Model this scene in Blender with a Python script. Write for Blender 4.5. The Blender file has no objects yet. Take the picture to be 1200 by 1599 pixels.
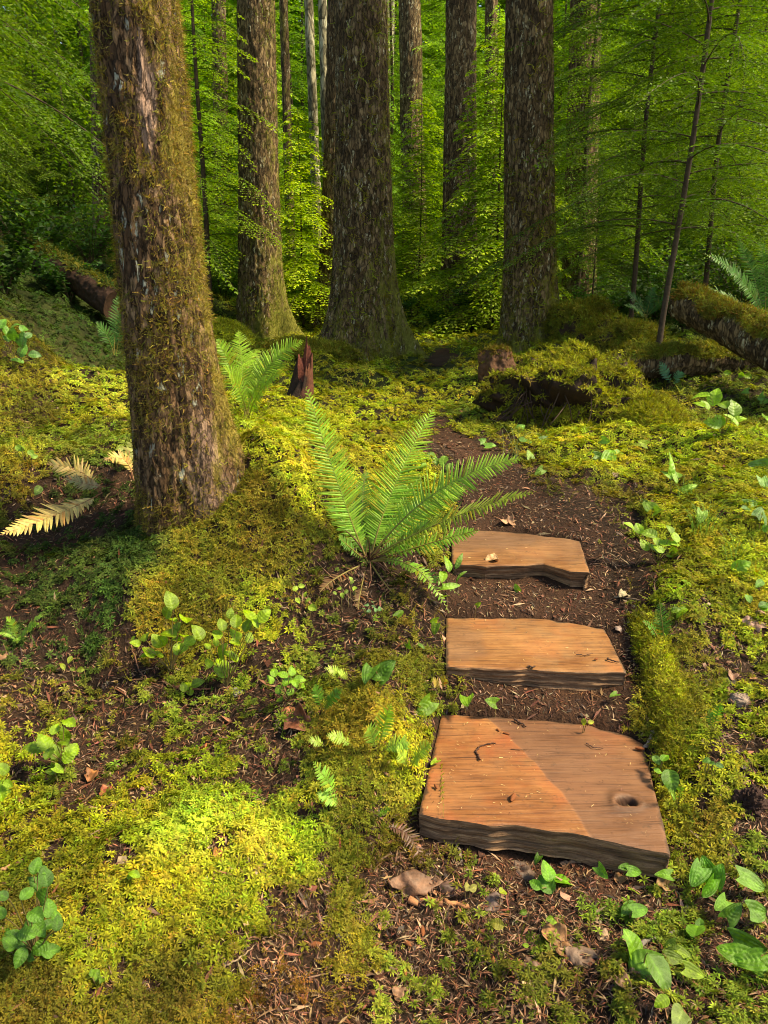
import bpy, math, random
import numpy as np
from mathutils import Matrix, Vector

# ------------------------------------------------------------------ scene, camera, light
S = bpy.context.scene
C = S.collection
R = math.radians
PITCH = R(17.0); F = 1155.0; CAM = np.array([0.0, 0.0, 1.5])
cam = bpy.data.cameras.new('camera'); camo = bpy.data.objects.new('camera', cam); C.objects.link(camo)
cam.sensor_fit = 'VERTICAL'; cam.sensor_height = 24.0; cam.lens = 24.0 * F / 1599.0
cam.clip_start = 0.02; cam.clip_end = 600
camo.location = CAM; camo.rotation_euler = (R(90) - PITCH, 0, 0)
S.camera = camo

SUN_EL, SUN_AZ = R(50), R(98)      # azimuth measured from +Y (view direction) towards +X (right)
w = bpy.data.worlds.new('World'); S.world = w; w.use_nodes = True
nt = w.node_tree; bg = nt.nodes['Background']
sky = nt.nodes.new('ShaderNodeTexSky'); sky.sky_type = 'NISHITA'; sky.sun_disc = False
sky.sun_elevation = SUN_EL; sky.sun_rotation = SUN_AZ
nt.links.new(sky.outputs[0], bg.inputs[0]); bg.inputs[1].default_value = 0.12
sl = bpy.data.lights.new('sun', 'SUN'); sl.energy = 4.2; sl.angle = R(10.0); sl.color = (1.0, 0.90, 0.70)
slo = bpy.data.objects.new('sun', sl); C.objects.link(slo)
sd = Vector((math.sin(SUN_AZ) * math.cos(SUN_EL), math.cos(SUN_AZ) * math.cos(SUN_EL), math.sin(SUN_EL)))
slo.rotation_euler = sd.to_track_quat('Z', 'Y').to_euler(); slo.location = (8, 5, 20)
S.view_settings.view_transform = 'Standard'; S.view_settings.look = 'None'
S.view_settings.exposure = 1.08; S.view_settings.gamma = 1.0
S.view_settings.use_white_balance = True; S.view_settings.white_balance_temperature = 7900; S.view_settings.white_balance_tint = 4
S.cycles.use_denoising = True
S.cycles.pixel_filter_type = 'BLACKMAN_HARRIS'; S.cycles.filter_width = 1.0
S.cycles.max_bounces = 6; S.cycles.diffuse_bounces = 3; S.cycles.glossy_bounces = 2
S.cycles.transmission_bounces = 3; S.cycles.transparent_max_bounces = 4
S.cycles.use_adaptive_sampling = True; S.cycles.adaptive_threshold = 0.015
S.cycles.sample_clamp_indirect = 4.0
S.cycles.caustics_reflective = False; S.cycles.caustics_refractive = False

rng = np.random.default_rng(7)
random.seed(7)

# ------------------------------------------------------------------ helpers
def ray(px, py):
    d = np.array([(px - 600.0) / F, 0, 0]) + (800.0 - py) / F * np.array([0, math.sin(PITCH), math.cos(PITCH)]) \
        + np.array([0, math.cos(PITCH), -math.sin(PITCH)])
    return d
def at(px, py, Y):
    d = ray(px, py); return CAM + d * (Y / d[1])

def hash3(i, j, k, seed):
    n = (i.astype(np.int64) * 374761393 + j.astype(np.int64) * 668265263 + k.astype(np.int64) * 2147483647 + seed * 1274126177) & 0xffffffff
    n = ((n ^ (n >> 13)) * 1274126177) & 0xffffffff
    n = ((n ^ (n >> 16)) * 2246822519) & 0xffffffff
    return ((n ^ (n >> 15)) & 0xffffff) / float(0xffffff)
def vnoise(P, seed=0):
    P = np.asarray(P, float)
    i = np.floor(P).astype(np.int64); f = P - i; f = f * f * (3 - 2 * f)
    out = 0
    for a in (0, 1):
        wa = f[..., 0] if a else 1 - f[..., 0]
        for b in (0, 1):
            wb = f[..., 1] if b else 1 - f[..., 1]
            for c in (0, 1):
                wc = f[..., 2] if c else 1 - f[..., 2]
                out = out + wa * wb * wc * hash3(i[..., 0] + a, i[..., 1] + b, i[..., 2] + c, seed)
    return out * 2 - 1
def fbm(P, oct=4, seed=0, gain=0.5):
    s = 0; a = 1; P = np.asarray(P, float)
    for o in range(oct):
        s = s + a * vnoise(P * (2.03 ** o) + o * 17.3, seed + o); a *= gain
    return s
def n2(x, y, f, seed=0, oct=3):
    return fbm(np.stack([x * f, y * f, np.zeros_like(x) + seed * 3.7], -1), oct, seed)
def smooth(a, b, x):
    t = np.clip((x - a) / (b - a), 0, 1); return t * t * (3 - 2 * t)
def nrm(v):
    v = np.asarray(v, float); return v / np.maximum(np.linalg.norm(v, axis=-1, keepdims=True), 1e-9)

class MB:
    """collects vertices / faces / vertex colours and links them as ONE mesh object"""
    def __init__(s): s.V = []; s.F = []; s.C = []; s.M = []; s.n = 0
    def add(s, V, Fc, col=(1, 1, 1), mat=0):
        V = np.asarray(V, float).reshape(-1, 3); Fc = np.asarray(Fc, np.int64)
        s.V.append(V); s.F.append(Fc + s.n)
        col = np.asarray(col, float)
        if col.ndim == 1: col = np.tile(col, (len(V), 1))
        s.C.append(col); s.M.append(np.full(len(Fc), mat, np.int32)); s.n += len(V)
    def stamp(s, PV, PF, Rm, loc, col, pcol=None, mat=0):
        """copies of a small piece: Rm (N,3,3) columns = axes (scaled), loc (N,3), col (N,3), pcol (m,) brightness in the piece"""
        N = len(loc); m = len(PV)
        if N == 0: return
        V = np.einsum('nij,mj->nmi', Rm, PV) + loc[:, None, :]
        Fc = (PF[None] + (np.arange(N) * m)[:, None, None]).reshape(-1, PF.shape[1])
        cc = np.repeat(col[:, None, :], m, 1)
        if pcol is not None: cc = cc * pcol[None, :, None]
        s.add(V.reshape(-1, 3), Fc, cc.reshape(-1, 3), mat)
    def mesh(s, name, mats, smooth=True):
        me = bpy.data.meshes.new(name)
        V = np.concatenate(s.V); Cc = np.concatenate(s.C)
        me.vertices.add(len(V)); me.vertices.foreach_set('co', V.astype(np.float32).ravel())
        loops = np.concatenate([f.ravel() for f in s.F]); tot = np.concatenate([np.full(len(f), f.shape[1]) for f in s.F])
        start = np.concatenate([[0], np.cumsum(tot)[:-1]])
        me.loops.add(len(loops)); me.loops.foreach_set('vertex_index', loops.astype(np.int32))
        me.polygons.add(len(tot)); me.polygons.foreach_set('loop_start', start.astype(np.int32))
        try: me.polygons.foreach_set('loop_total', tot.astype(np.int32))
        except Exception: pass
        me.polygons.foreach_set('material_index', np.concatenate(s.M))
        if smooth: me.polygons.foreach_set('use_smooth', np.ones(len(tot), bool))
        at_ = me.attributes.new('col', 'FLOAT_COLOR', 'POINT')
        at_.data.foreach_set('color', np.concatenate([Cc, np.ones((len(Cc), 1))], 1).astype(np.float32).ravel())
        for m in (mats if isinstance(mats, (list, tuple)) else [mats]): me.materials.append(m)
        me.update(calc_edges=True)
        return me
    def build(s, name, mats, parent=None, smooth=True, loc=None):
        o = bpy.data.objects.new(name, s.mesh(name, mats, smooth)); C.objects.link(o)
        if parent is not None: o.parent = parent
        if loc is not None: o.location = loc
        return o

def tag(o, label=None, cat=None, group=None, kind=None):
    if label: o['label'] = label
    if cat: o['category'] = cat
    if group: o['group'] = group
    if kind: o['kind'] = kind
    return o
def empty(name, loc, label, cat, group=None, rz=0):
    o = bpy.data.objects.new(name, None); C.objects.link(o); o.location = tuple(loc); o.rotation_euler = (0, 0, rz)
    o.empty_display_size = 0.1
    return tag(o, label, cat, group)
def basis(y, z):
    """rotation with local y along y and local z near z"""
    y = nrm(y); x = nrm(np.cross(y, z)); z = np.cross(x, y)
    return np.stack([x, y, z], -1)
def grid_faces(nu, nv, wrap=False):
    """vertices indexed [i*nv + j], i in nu rows, j in nv columns"""
    i = np.arange(nu - 1)[:, None]; j = np.arange(nv if wrap else nv - 1)[None]
    j2 = (j + 1) % nv
    return np.stack([i * nv + j, i * nv + j2, (i + 1) * nv + j2, (i + 1) * nv + j], -1).reshape(-1, 4)
def tube(mb, P, rad, seg=5, col=(1, 1, 1), mat=0):
    P = np.asarray(P, float); n = len(P); rad = np.broadcast_to(rad, (n,))
    T = nrm(np.gradient(P, axis=0)); ref = np.array([0.13, 0.31, 0.94]) if abs(T[0][2]) < 0.9 else np.array([1.0, 0.1, 0])
    X = nrm(np.cross(T, ref)); Y = np.cross(T, X)
    a = np.arange(seg) / seg * 2 * np.pi
    V = P[:, None] + rad[:, None, None] * (np.cos(a)[None, :, None] * X[:, None] + np.sin(a)[None, :, None] * Y[:, None])
    mb.add(V.reshape(-1, 3), grid_faces(n, seg, True), col, mat)
def bez(p0, p1, p2, n):
    t = np.linspace(0, 1, n)[:, None]
    return (1 - t) ** 2 * p0 + 2 * t * (1 - t) * p1 + t * t * p2

# ------------------------------------------------------------------ materials
def new_mat(name):
    m = bpy.data.materials.new(name); m.use_nodes = True
    n = m.node_tree.nodes; l = m.node_tree.links
    return m, n, l, n['Principled BSDF'], n['Material Output']
def nd(n, t, **k):
    x = n.new(t)
    for a, b in k.items():
        if a in x.inputs.keys() if hasattr(x.inputs, 'keys') else False: x.inputs[a].default_value = b
        else: setattr(x, a, b)
    return x
def ramp(n, stops):
    r = n.new('ShaderNodeValToRGB'); e = r.color_ramp.elements
    while len(e) < len(stops): e.new(0.5)
    for k, (p, c) in enumerate(stops):
        e[k].position = p; e[k].color = (*c, 1) if len(c) == 3 else c
    return r
def noise(n, l, vec, scale, detail=4, rough=0.6, dist=0.0):
    x = n.new('ShaderNodeTexNoise'); x.inputs['Scale'].default_value = scale; x.inputs['Detail'].default_value = detail
    x.inputs['Roughness'].default_value = rough; x.inputs['Distortion'].default_value = dist
    if vec is not None: l.new(vec, x.inputs['Vector'])
    return x
def mix(n, l, fac, a, b, mode='MIX'):
    x = n.new('ShaderNodeMix'); x.data_type = 'RGBA'; x.blend_type = mode
    for sock, v in ((x.inputs[0], fac), (x.inputs[6], a), (x.inputs[7], b)):
        if isinstance(v, (int, float)): sock.default_value = v
        elif isinstance(v, tuple): sock.default_value = (*v, 1)
        else: l.new(v, sock)
    return x.outputs[2]
def mapping(n, l, scale=(1, 1, 1), rot=(0, 0, 0), coord='Object'):
    tc = n.new('ShaderNodeTexCoord'); mp = n.new('ShaderNodeMapping')
    mp.inputs['Scale'].default_value = scale; mp.inputs['Rotation'].default_value = rot
    l.new(tc.outputs[coord], mp.inputs['Vector']); return mp.outputs[0]
def bump(n, l, h, strength, dist, prev=None):
    b = n.new('ShaderNodeBump'); b.inputs['Strength'].default_value = strength; b.inputs['Distance'].default_value = dist
    l.new(h, b.inputs['Height'])
    if prev is not None: l.new(prev, b.inputs['Normal'])
    return b.outputs[0]

def leaf_mat(name, rough=0.55, transl=0.35, tcol=(1.25, 1.35, 0.5), spec=0.35, bumps=0.0, use_obj=False, nscale=60):
    m, n, l, p, out = new_mat(name)
    a = n.new('ShaderNodeAttribute'); a.attribute_name = 'col'
    col = a.outputs['Color']
    if use_obj:
        oi = n.new('ShaderNodeObjectInfo'); col = mix(n, l, 1.0, col, oi.outputs['Color'], 'MULTIPLY')
    ns = noise(n, l, mapping(n, l), nscale, 2)
    r = ramp(n, [(0.3, (0.78, 0.78, 0.78)), (0.7, (1.2, 1.2, 1.2))]); l.new(ns.outputs[0], r.inputs[0])
    col = mix(n, l, 1.0, col, r.outputs[0], 'MULTIPLY')
    l.new(col, p.inputs['Base Color']); p.inputs['Roughness'].default_value = rough
    p.inputs['Specular IOR Level'].default_value = spec
    if bumps: l.new(bump(n, l, ns.outputs[0], bumps, 0.003), p.inputs['Normal'])
    if transl > 0:
        tr = n.new('ShaderNodeBsdfTranslucent'); l.new(mix(n, l, 1.0, col, tcol, 'MULTIPLY'), tr.inputs[0])
        ms = n.new('ShaderNodeMixShader'); ms.inputs[0].default_value = transl
        l.new(p.outputs[0], ms.inputs[1]); l.new(tr.outputs[0], ms.inputs[2]); l.new(ms.outputs[0], out.inputs[0])
    return m
def soil_mat(name, dark=1.0, red=1.0):
    m, n, l, p, out = new_mat(name)
    a = n.new('ShaderNodeAttribute'); a.attribute_name = 'col'
    mp = mapping(n, l)
    n1 = noise(n, l, mp, 14, 6, 0.75); n2_ = noise(n, l, mp, 160, 3, 0.7); v = n.new('ShaderNodeTexVoronoi'); v.inputs['Scale'].default_value = 90
    l.new(mp, v.inputs['Vector'])
    r = ramp(n, [(0.30, (0.018 * dark, 0.011 * dark, 0.008 * dark)), (0.5, (0.050 * dark * red, 0.026 * dark, 0.015 * dark)), (0.72, (0.11 * dark * red, 0.055 * dark, 0.028 * dark))])
    l.new(mix(n, l, 0.55, n1.outputs[0], n2_.outputs[0]), r.inputs[0])
    c = mix(n, l, 1.0, r.outputs[0], a.outputs['Color'], 'MULTIPLY')
    l.new(c, p.inputs['Base Color']); p.inputs['Roughness'].default_value = 0.9; p.inputs['Specular IOR Level'].default_value = 0.2
    b = bump(n, l, n1.outputs[0], 0.7, 0.03); b = bump(n, l, v.outputs['Distance'], 0.6, 0.008, b); b = bump(n, l, n2_.outputs[0], 0.8, 0.006, b)
    l.new(b, p.inputs['Normal'])
    return m
def bark_mat(name, base=(0.075, 0.045, 0.028), light=(0.20, 0.155, 0.11), spot=(0.42, 0.42, 0.34), spots=0.5, moss=(0.19, 0.16, 0.03), scale=1.0, flake=34):
    """attribute col: r = moss amount, g = bare pale bark amount"""
    m, n, l, p, out = new_mat(name)
    a = n.new('ShaderNodeAttribute'); a.attribute_name = 'col'
    sep = n.new('ShaderNodeSeparateColor'); l.new(a.outputs['Color'], sep.inputs[0])
    mp = mapping(n, l, (scale, scale, scale * 0.33)); mq = mapping(n, l, (scale, scale, scale * 0.36))
    n1 = noise(n, l, mp, 26, 6, 0.7, 0.3); v = n.new('ShaderNodeTexVoronoi'); v.inputs['Scale'].default_value = flake
    l.new(mix(n, l, 0.06, mq, n1.outputs[1], 'ADD'), v.inputs['Vector'])
    v2 = n.new('ShaderNodeTexVoronoi'); v2.feature = 'DISTANCE_TO_EDGE'; v2.inputs['Scale'].default_value = flake
    l.new(mix(n, l, 0.06, mq, n1.outputs[1], 'ADD'), v2.inputs['Vector'])
    sepv = n.new('ShaderNodeSeparateColor'); l.new(v.outputs['Color'], sepv.inputs[0])
    r = ramp(n, [(0.32, tuple(0.35 * x for x in base)), (0.5, base), (0.75, light)])
    l.new(mix(n, l, 0.35, n1.outputs[0], sepv.outputs[0]), r.inputs[0])
    # pale flakes: a few of the cells
    rs = ramp(n, [(1 - 0.22 * spots, (0, 0, 0)), (1 - 0.16 * spots, (1, 1, 1))]); l.new(sepv.outputs[1], rs.inputs[0])
    n3 = noise(n, l, mq, 70, 3, 0.6); r3 = ramp(n, [(0.50, (0, 0, 0)), (0.56, (1, 1, 1))]); l.new(n3.outputs[0], r3.inputs[0])
    fl = mix(n, l, 1.0, rs.outputs[0], r3.outputs[0], 'MULTIPLY')
    c = mix(n, l, fl, r.outputs[0], spot)
    # bare bark (pinkish)
    c = mix(n, l, sep.outputs[1], c, mix(n, l, n1.outputs[0], (0.16, 0.085, 0.06), (0.66, 0.44, 0.33)))
    # cracks
    rc = ramp(n, [(0.0, (0.35, 0.35, 0.35)), (0.16, (1, 1, 1))]); l.new(v2.outputs['Distance'], rc.inputs[0])
    c = mix(n, l, 1.0, c, rc.outputs[0], 'MULTIPLY')
    nm = noise(n, l, mq, 9, 6, 0.75); mm = n.new('ShaderNodeMath'); mm.operation = 'ADD'; l.new(nm.outputs[0], mm.inputs[0]); l.new(sep.outputs[0], mm.inputs[1])
    rm = ramp(n, [(0.86, (0, 0, 0)), (1.02, (1, 1, 1))]); l.new(mm.outputs[0], rm.inputs[0])
    nm2 = noise(n, l, mq, 120, 3, 0.7)
    mc = mix(n, l, nm2.outputs[0], tuple(0.35 * x for x in moss), tuple(1.7 * x for x in moss))
    c = mix(n, l, rm.outputs[0], c, mc)
    l.new(c, p.inputs['Base Color']); p.inputs['Roughness'].default_value = 0.88; p.inputs['Specular IOR Level'].default_value = 0.2
    b = bump(n, l, n1.outputs[0], 1.0, 0.03); b = bump(n, l, rc.outputs[0], 0.9, 0.012, b); b = bump(n, l, nm2.outputs[0], 0.5, 0.004, b)
    l.new(b, p.inputs['Normal'])
    return m
def wood_mat(name, tint=(1, 1, 1), seed=0.0, redamt=.55):
    """cut cedar face: col.r = greyer brown patch, col.g = knot darkness, grain along local x"""
    m, n, l, p, out = new_mat(name)
    a = n.new('ShaderNodeAttribute'); a.attribute_name = 'col'
    sep = n.new('ShaderNodeSeparateColor'); l.new(a.outputs['Color'], sep.inputs[0])
    tc = n.new('ShaderNodeTexCoord'); mp = n.new('ShaderNodeMapping'); l.new(tc.outputs['Object'], mp.inputs[0])
    mp.inputs['Scale'].default_value = (1.0, 13.0, 1.0); mp.inputs['Location'].default_value = (seed, seed * 2, 0); mp.inputs['Rotation'].default_value = (0, 0, R(-4))
    warp = noise(n, l, tc.outputs['Object'], 3.0, 3, 0.5)
    mv = mix(n, l, 0.22, mp.outputs[0], warp.outputs[1], 'ADD')
    g1 = noise(n, l, mv, 6.0, 6, 0.7, 0.4)
    mp2 = n.new('ShaderNodeMapping'); l.new(tc.outputs['Object'], mp2.inputs[0]); mp2.inputs['Scale'].default_value = (1.1, 48.0, 1.0); mp2.inputs['Rotation'].default_value = (0, 0, R(-4))
    g2 = noise(n, l, mp2.outputs[0], 5.0, 3, 0.6, 0.2)
    big = noise(n, l, tc.outputs['Object'], 5, 4, 0.65)
    r = ramp(n, [(0.34, (0.07, 0.022, 0.009)), (0.44, (0.19, 0.066, 0.023)), (0.54, (0.29, 0.112, 0.038)), (0.68, (0.42, 0.20, 0.075))])
    l.new(mix(n, l, 0.30, g1.outputs[0], g2.outputs[0]), r.inputs[0])
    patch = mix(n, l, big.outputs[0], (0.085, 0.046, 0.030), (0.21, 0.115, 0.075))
    rb = ramp(n, [(0.35, (0.12, 0.052, 0.025)), (0.65, (0.38, 0.20, 0.085))]); l.new(big.outputs[0], rb.inputs[0])
    c = mix(n, l, 0.42, r.outputs[0], rb.outputs[0])
    red = noise(n, l, tc.outputs['Object'], 7, 3, 0.5); rr_ = ramp(n, [(0.52, (0, 0, 0)), (0.72, (1, 1, 1))]); l.new(red.outputs[0], rr_.inputs[0])
    c = mix(n, l, redamt, c, mix(n, l, rr_.outputs[0], c, (0.36, 0.09, 0.03)))
    gy = noise(n, l, tc.outputs['Object'], 4.3, 5, 0.7); rg = ramp(n, [(0.52, (0, 0, 0)), (0.68, (1, 1, 1))]); l.new(gy.outputs[1], rg.inputs[0])
    c = mix(n, l, 0.6, c, mix(n, l, rg.outputs[0], c, (0.15, 0.095, 0.06)))
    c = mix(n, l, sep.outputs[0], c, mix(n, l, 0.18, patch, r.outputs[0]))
    # dirt specks
    dn = noise(n, l, tc.outputs['Object'], 26, 5, 0.8); rd = ramp(n, [(0.58, (0, 0, 0)), (0.72, (1, 1, 1))]); l.new(dn.outputs[0], rd.inputs[0])
    c = mix(n, l, rd.outputs[0], c, (0.09, 0.05, 0.03))
    # fine cracks along the grain
    rk = ramp(n, [(0.36, (0.18, 0.13, 0.11)), (0.42, (1, 1, 1))]); l.new(g2.outputs[0], rk.inputs[0])
    c = mix(n, l, 0.5, c, mix(n, l, 1.0, c, rk.outputs[0], 'MULTIPLY'))
    ed = noise(n, l, tc.outputs['Object'], 11, 5, 0.7); em = n.new('ShaderNodeMath'); em.operation = 'ADD'; l.new(ed.outputs[0], em.inputs[0]); l.new(sep.outputs[2], em.inputs[1])
    re_ = ramp(n, [(0.88, (0, 0, 0)), (1.10, (1, 1, 1))]); l.new(em.outputs[0], re_.inputs[0]); c = mix(n, l, re_.outputs[0], c, (0.075, 0.040, 0.022))
    c = mix(n, l, sep.outputs[1], c, (0.03, 0.013, 0.008)); c = mix(n, l, 1.0, c, tint, 'MULTIPLY')
    l.new(c, p.inputs['Base Color'])
    rr = ramp(n, [(0.3, (0.42, 0.42, 0.42)), (0.7, (0.75, 0.75, 0.75))]); l.new(big.outputs[0], rr.inputs[0]); l.new(rr.outputs[0], p.inputs['Roughness'])
    p.inputs['Specular IOR Level'].default_value = 0.4
    b = bump(n, l, g1.outputs[0], 0.5, 0.006); b = bump(n, l, g2.outputs[0], 0.5, 0.002, b); b = bump(n, l, dn.outputs[0], 0.3, 0.004, b)
    l.new(b, p.inputs['Normal'])
    return m
def split_mat(name):
    m, n, l, p, out = new_mat(name)
    mp = mapping(n, l, (1.2, 1.2, 34)); g = noise(n, l, mp, 4, 6, 0.7, 0.5)
    mp3 = mapping(n, l, (1, 1, 3)); g3 = noise(n, l, mp3, 12, 5, 0.7)
    r = ramp(n, [(0.34, (0.045, 0.024, 0.014)), (0.50, (0.24, 0.13, 0.07)), (0.66, (0.55, 0.32, 0.17))])
    l.new(mix(n, l, 0.35, g.outputs[0], g3.outputs[0]), r.inputs[0]); l.new(r.outputs[0], p.inputs['Base Color'])
    p.inputs['Roughness'].default_value = 0.85
    b = bump(n, l, g.outputs[0], 0.9, 0.012); l.new(bump(n, l, g3.outputs[0], 0.5, 0.01, b), p.inputs['Normal'])
    return m
def plain_mat(name, rough=0.7, bumps=0.5, scale=50, spec=0.3):
    m, n, l, p, out = new_mat(name)
    a = n.new('ShaderNodeAttribute'); a.attribute_name = 'col'
    ns = noise(n, l, mapping(n, l), scale, 5, 0.7)
    r = ramp(n, [(0.3, (0.5, 0.5, 0.5)), (0.7, (1.4, 1.4, 1.4))]); l.new(ns.outputs[0], r.inputs[0])
    l.new(mix(n, l, 1.0, a.outputs['Color'], r.outputs[0], 'MULTIPLY'), p.inputs['Base Color'])
    p.inputs['Roughness'].default_value = rough; p.inputs['Specular IOR Level'].default_value = spec
    l.new(bump(n, l, ns.outputs[0], bumps, 0.01), p.inputs['Normal'])
    return m

M = dict(
    soil=soil_mat('forest_soil', .62), path=soil_mat('path_soil', .80, 1.12),
    moss=leaf_mat('moss', 0.75, 0.30, (1.2, 1.2, 0.5), 0.15),
    needle=leaf_mat('needle', 0.55, 0.42, (1.3, 1.45, 0.45), 0.3, use_obj=True, nscale=4),
    fern=leaf_mat('fern_leaf', 0.42, 0.35, (1.3, 1.45, 0.4), 0.35),
    leaf=leaf_mat('glossy_leaf', 0.30, 0.30, (1.3, 1.5, 0.4), 0.5, bumps=0.5, nscale=45),
    litter=plain_mat('litter', 0.6, 0.3, 60, 0.4),
    bark_main=bark_mat('mossy_bark', base=(0.16, 0.088, 0.046), light=(0.40, 0.25, 0.14), spots=0.3, moss=(0.26, 0.20, 0.04), flake=42),
    bark=bark_mat('scaly_bark', base=(0.16, 0.100, 0.050), light=(0.36, 0.25, 0.13), spot=(0.50, 0.45, 0.30), spots=0.65, moss=(0.20, 0.19, 0.035), flake=30),
    bark_pale=bark_mat('pale_bark', base=(0.34, 0.30, 0.19), light=(0.62, 0.56, 0.40), spot=(0.6, 0.6, 0.45), spots=0.9, moss=(0.2, 0.22, 0.05), flake=12),
    twig=plain_mat('twig_bark', 0.8, 0.5, 30),
    wood=[wood_mat('cut_wood_a', (.98, .88, .74), 0.0, .55), wood_mat('cut_wood_b', (1.08, 1.10, .95), 3.1, .30), wood_mat('cut_wood_c', (.98, 1.0, .88), 7.7, .25)],
    split=split_mat('split_wood'), rot=plain_mat('rotten_wood', 0.8, 1.0, 28), stone=plain_mat('stone', 0.75, 0.6, 25),
)

# ------------------------------------------------------------------ terrain height
GP = [  # photo pixel x, y and the depth of the ground seen there
 (0,1599,1.12),(300,1599,1.13),(600,1599,1.18),(900,1599,1.18),(1199,1599,1.16),
 (0,1400,1.45),(300,1400,1.44),(600,1400,1.53),(900,1400,1.53),(1199,1400,1.50),
 (0,1250,1.84),(300,1230,1.86),(560,1230,1.84),(1120,1230,1.80),(1199,1230,1.78),
 (640,1320,1.68),(850,1345,1.66),(1060,1330,1.66),
 (0,1100,2.28),(250,1100,2.28),(480,1100,2.22),(620,1110,2.12),(1040,1110,2.13),(1150,1100,2.10),
 (0,1000,2.62),(180,1000,2.62),(300,1045,2.42),(300,970,2.62),(200,940,2.74),(420,960,2.64),(380,1040,2.40),
 (300,880,2.96),(200,900,2.92),(420,860,2.95),(470,800,3.10),(500,900,2.84),(580,890,2.92),(660,930,2.78),
 (0,900,3.05),(100,880,3.10),(60,820,3.55),(180,790,3.50),(0,760,3.75),(120,700,4.35),
 (430,730,3.45),(500,720,3.75),(600,720,4.1),(650,760,3.9),(400,680,3.8),(450,670,4.4),(560,640,6.1),(620,680,5.2),
 (690,800,3.65),(800,790,3.72),(760,730,4.45),(690,690,5.0),(900,800,3.55),
 (960,900,2.98),(1050,900,2.86),(1199,900,2.80),(1000,1000,2.50),(1120,1000,2.42),(1199,1000,2.40),
 (1000,800,3.55),(1199,800,3.42),(1000,700,4.75),(1199,700,4.55),(880,740,4.15),(850,690,4.9),
 (1050,620,6.1),(1199,620,6.0),(1150,580,6.9),(900,640,5.7),
 (130,620,5.6),(190,640,5.4),(0,600,5.3),(0,540,5.6),(120,580,6.6),(60,520,7.4),(150,480,9.3),(0,440,8.6),(150,425,12),(0,390,12),
 (440,600,7.2),(520,600,7.6),(620,610,7.6),(680,580,8.6),(760,610,7.0),(740,570,8.2),(830,555,9.2),(700,545,10.5),
 (600,560,9.6),(500,545,10.6),(420,530,11.6),(350,500,13),(520,500,13.5),(640,505,14),(720,500,15),(800,505,14),
 (920,535,9.6),(960,550,8.6),(1000,520,10.5),(1100,520,9.6),(1199,500,9.5),(1050,500,12),
 (380,470,20),(600,470,21),(900,470,19),(1199,450,18),(200,420,19),
]
pts = np.array([at(a, b, c) for a, b, c in GP])
extra = np.array([[-1.2,0.2,0.02],[0,0.2,-0.04],[1.2,0.2,0.0],[-3.5,1.2,0.5],[3.5,1.2,0.35],[-4,-1,0.5],[4,-1,0.3],[0,-1.5,-0.1],
 [-6,4,1.3],[7,4,0.7],[-12,9,3.0],[14,9,1.3],[-25,22,4.0],[25,22,1.6],[0,32,1.5],[-30,42,4.5],[30,42,2.2],[0,45,2.0]])
pts = np.concatenate([pts, extra])
def ab(x, y):
    yy = np.clip(y, -1.5, 45) + 2.0
    return np.stack([np.clip(x / yy, -1.3, 1.3) * 2.2, np.log(yy) * 1.6], -1)
def tps(r): return np.where(r > 1e-9, r * r * np.log(np.maximum(r, 1e-9)), 0)
Q = ab(pts[:, 0], pts[:, 1]); nq = len(Q)
K = tps(np.linalg.norm(Q[:, None] - Q[None], axis=-1)) + np.eye(nq) * 0.0012
Pm = np.concatenate([np.ones((nq, 1)), Q], 1)
A = np.block([[K, Pm], [Pm.T, np.zeros((3, 3))]])
W = np.linalg.solve(A, np.concatenate([pts[:, 2], np.zeros(3)]))
def rawh(x, y):
    x = np.atleast_1d(np.asarray(x, float)); y = np.atleast_1d(np.asarray(y, float)); out = np.empty(x.shape)
    fx, fy, fo = x.ravel(), y.ravel(), np.empty(x.size)
    for s in range(0, fx.size, 60000):
        q = ab(fx[s:s + 60000], fy[s:s + 60000])
        r = tps(np.linalg.norm(q[:, None] - Q[None], axis=-1))
        fo[s:s + 60000] = r @ W[:nq] + W[nq] + q @ W[nq + 1:]
    return fo.reshape(x.shape)

# steps: photo outlines of the top faces (back edge, front edge) and the height of each top face
STEPS = [
 dict(z=0.115, th=0.085, back=[(690,1117),(770,1119),(850,1124),(925,1134),(985,1151),(1006,1163)], front=[(655,1270),(700,1280),(765,1287),(820,1289),(900,1301),(980,1316),(1047,1329)]),
 dict(z=0.235, th=0.075, back=[(697,965),(760,967),(830,965),(890,973),(945,984)], front=[(697,1041),(760,1044),(830,1045),(900,1048),(979,1049)]),
 dict(z=0.360, th=0.085, back=[(706,830),(760,829),(820,833),(880,841),(906,846)], front=[(706,880),(760,884),(800,882),(850,880),(890,892),(921,893)]),
]
def on_plane(px, py, z):
    d = ray(px, py); return CAM + d * ((z - CAM[2]) / d[2])
for s in STEPS:
    s['B'] = np.array([on_plane(*p, s['z']) for p in s['back']]); s['Fr'] = np.array([on_plane(*p, s['z']) for p in s['front']])
    s['poly'] = np.concatenate([s['B'], s['Fr'][::-1]])[:, :2]
def poly_sd(x, y, P):
    """signed distance to a polygon, negative inside"""
    p = np.stack([x, y], -1); d = np.full(x.shape, 1e9); inside = np.zeros(x.shape, bool)
    for i in range(len(P)):
        a, b = P[i], P[(i + 1) % len(P)]
        e = b - a; t = np.clip(((p - a) @ e) / (e @ e), 0, 1)
        d = np.minimum(d, np.linalg.norm(p - a - t[..., None] * e, axis=-1))
        c = ((a[1] > y) != (b[1] > y)) & (x < (b[0] - a[0]) * (y - a[1]) / (b[1] - a[1] + 1e-12) + a[0])
        inside ^= c
    return np.where(inside, -d, d)

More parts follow.
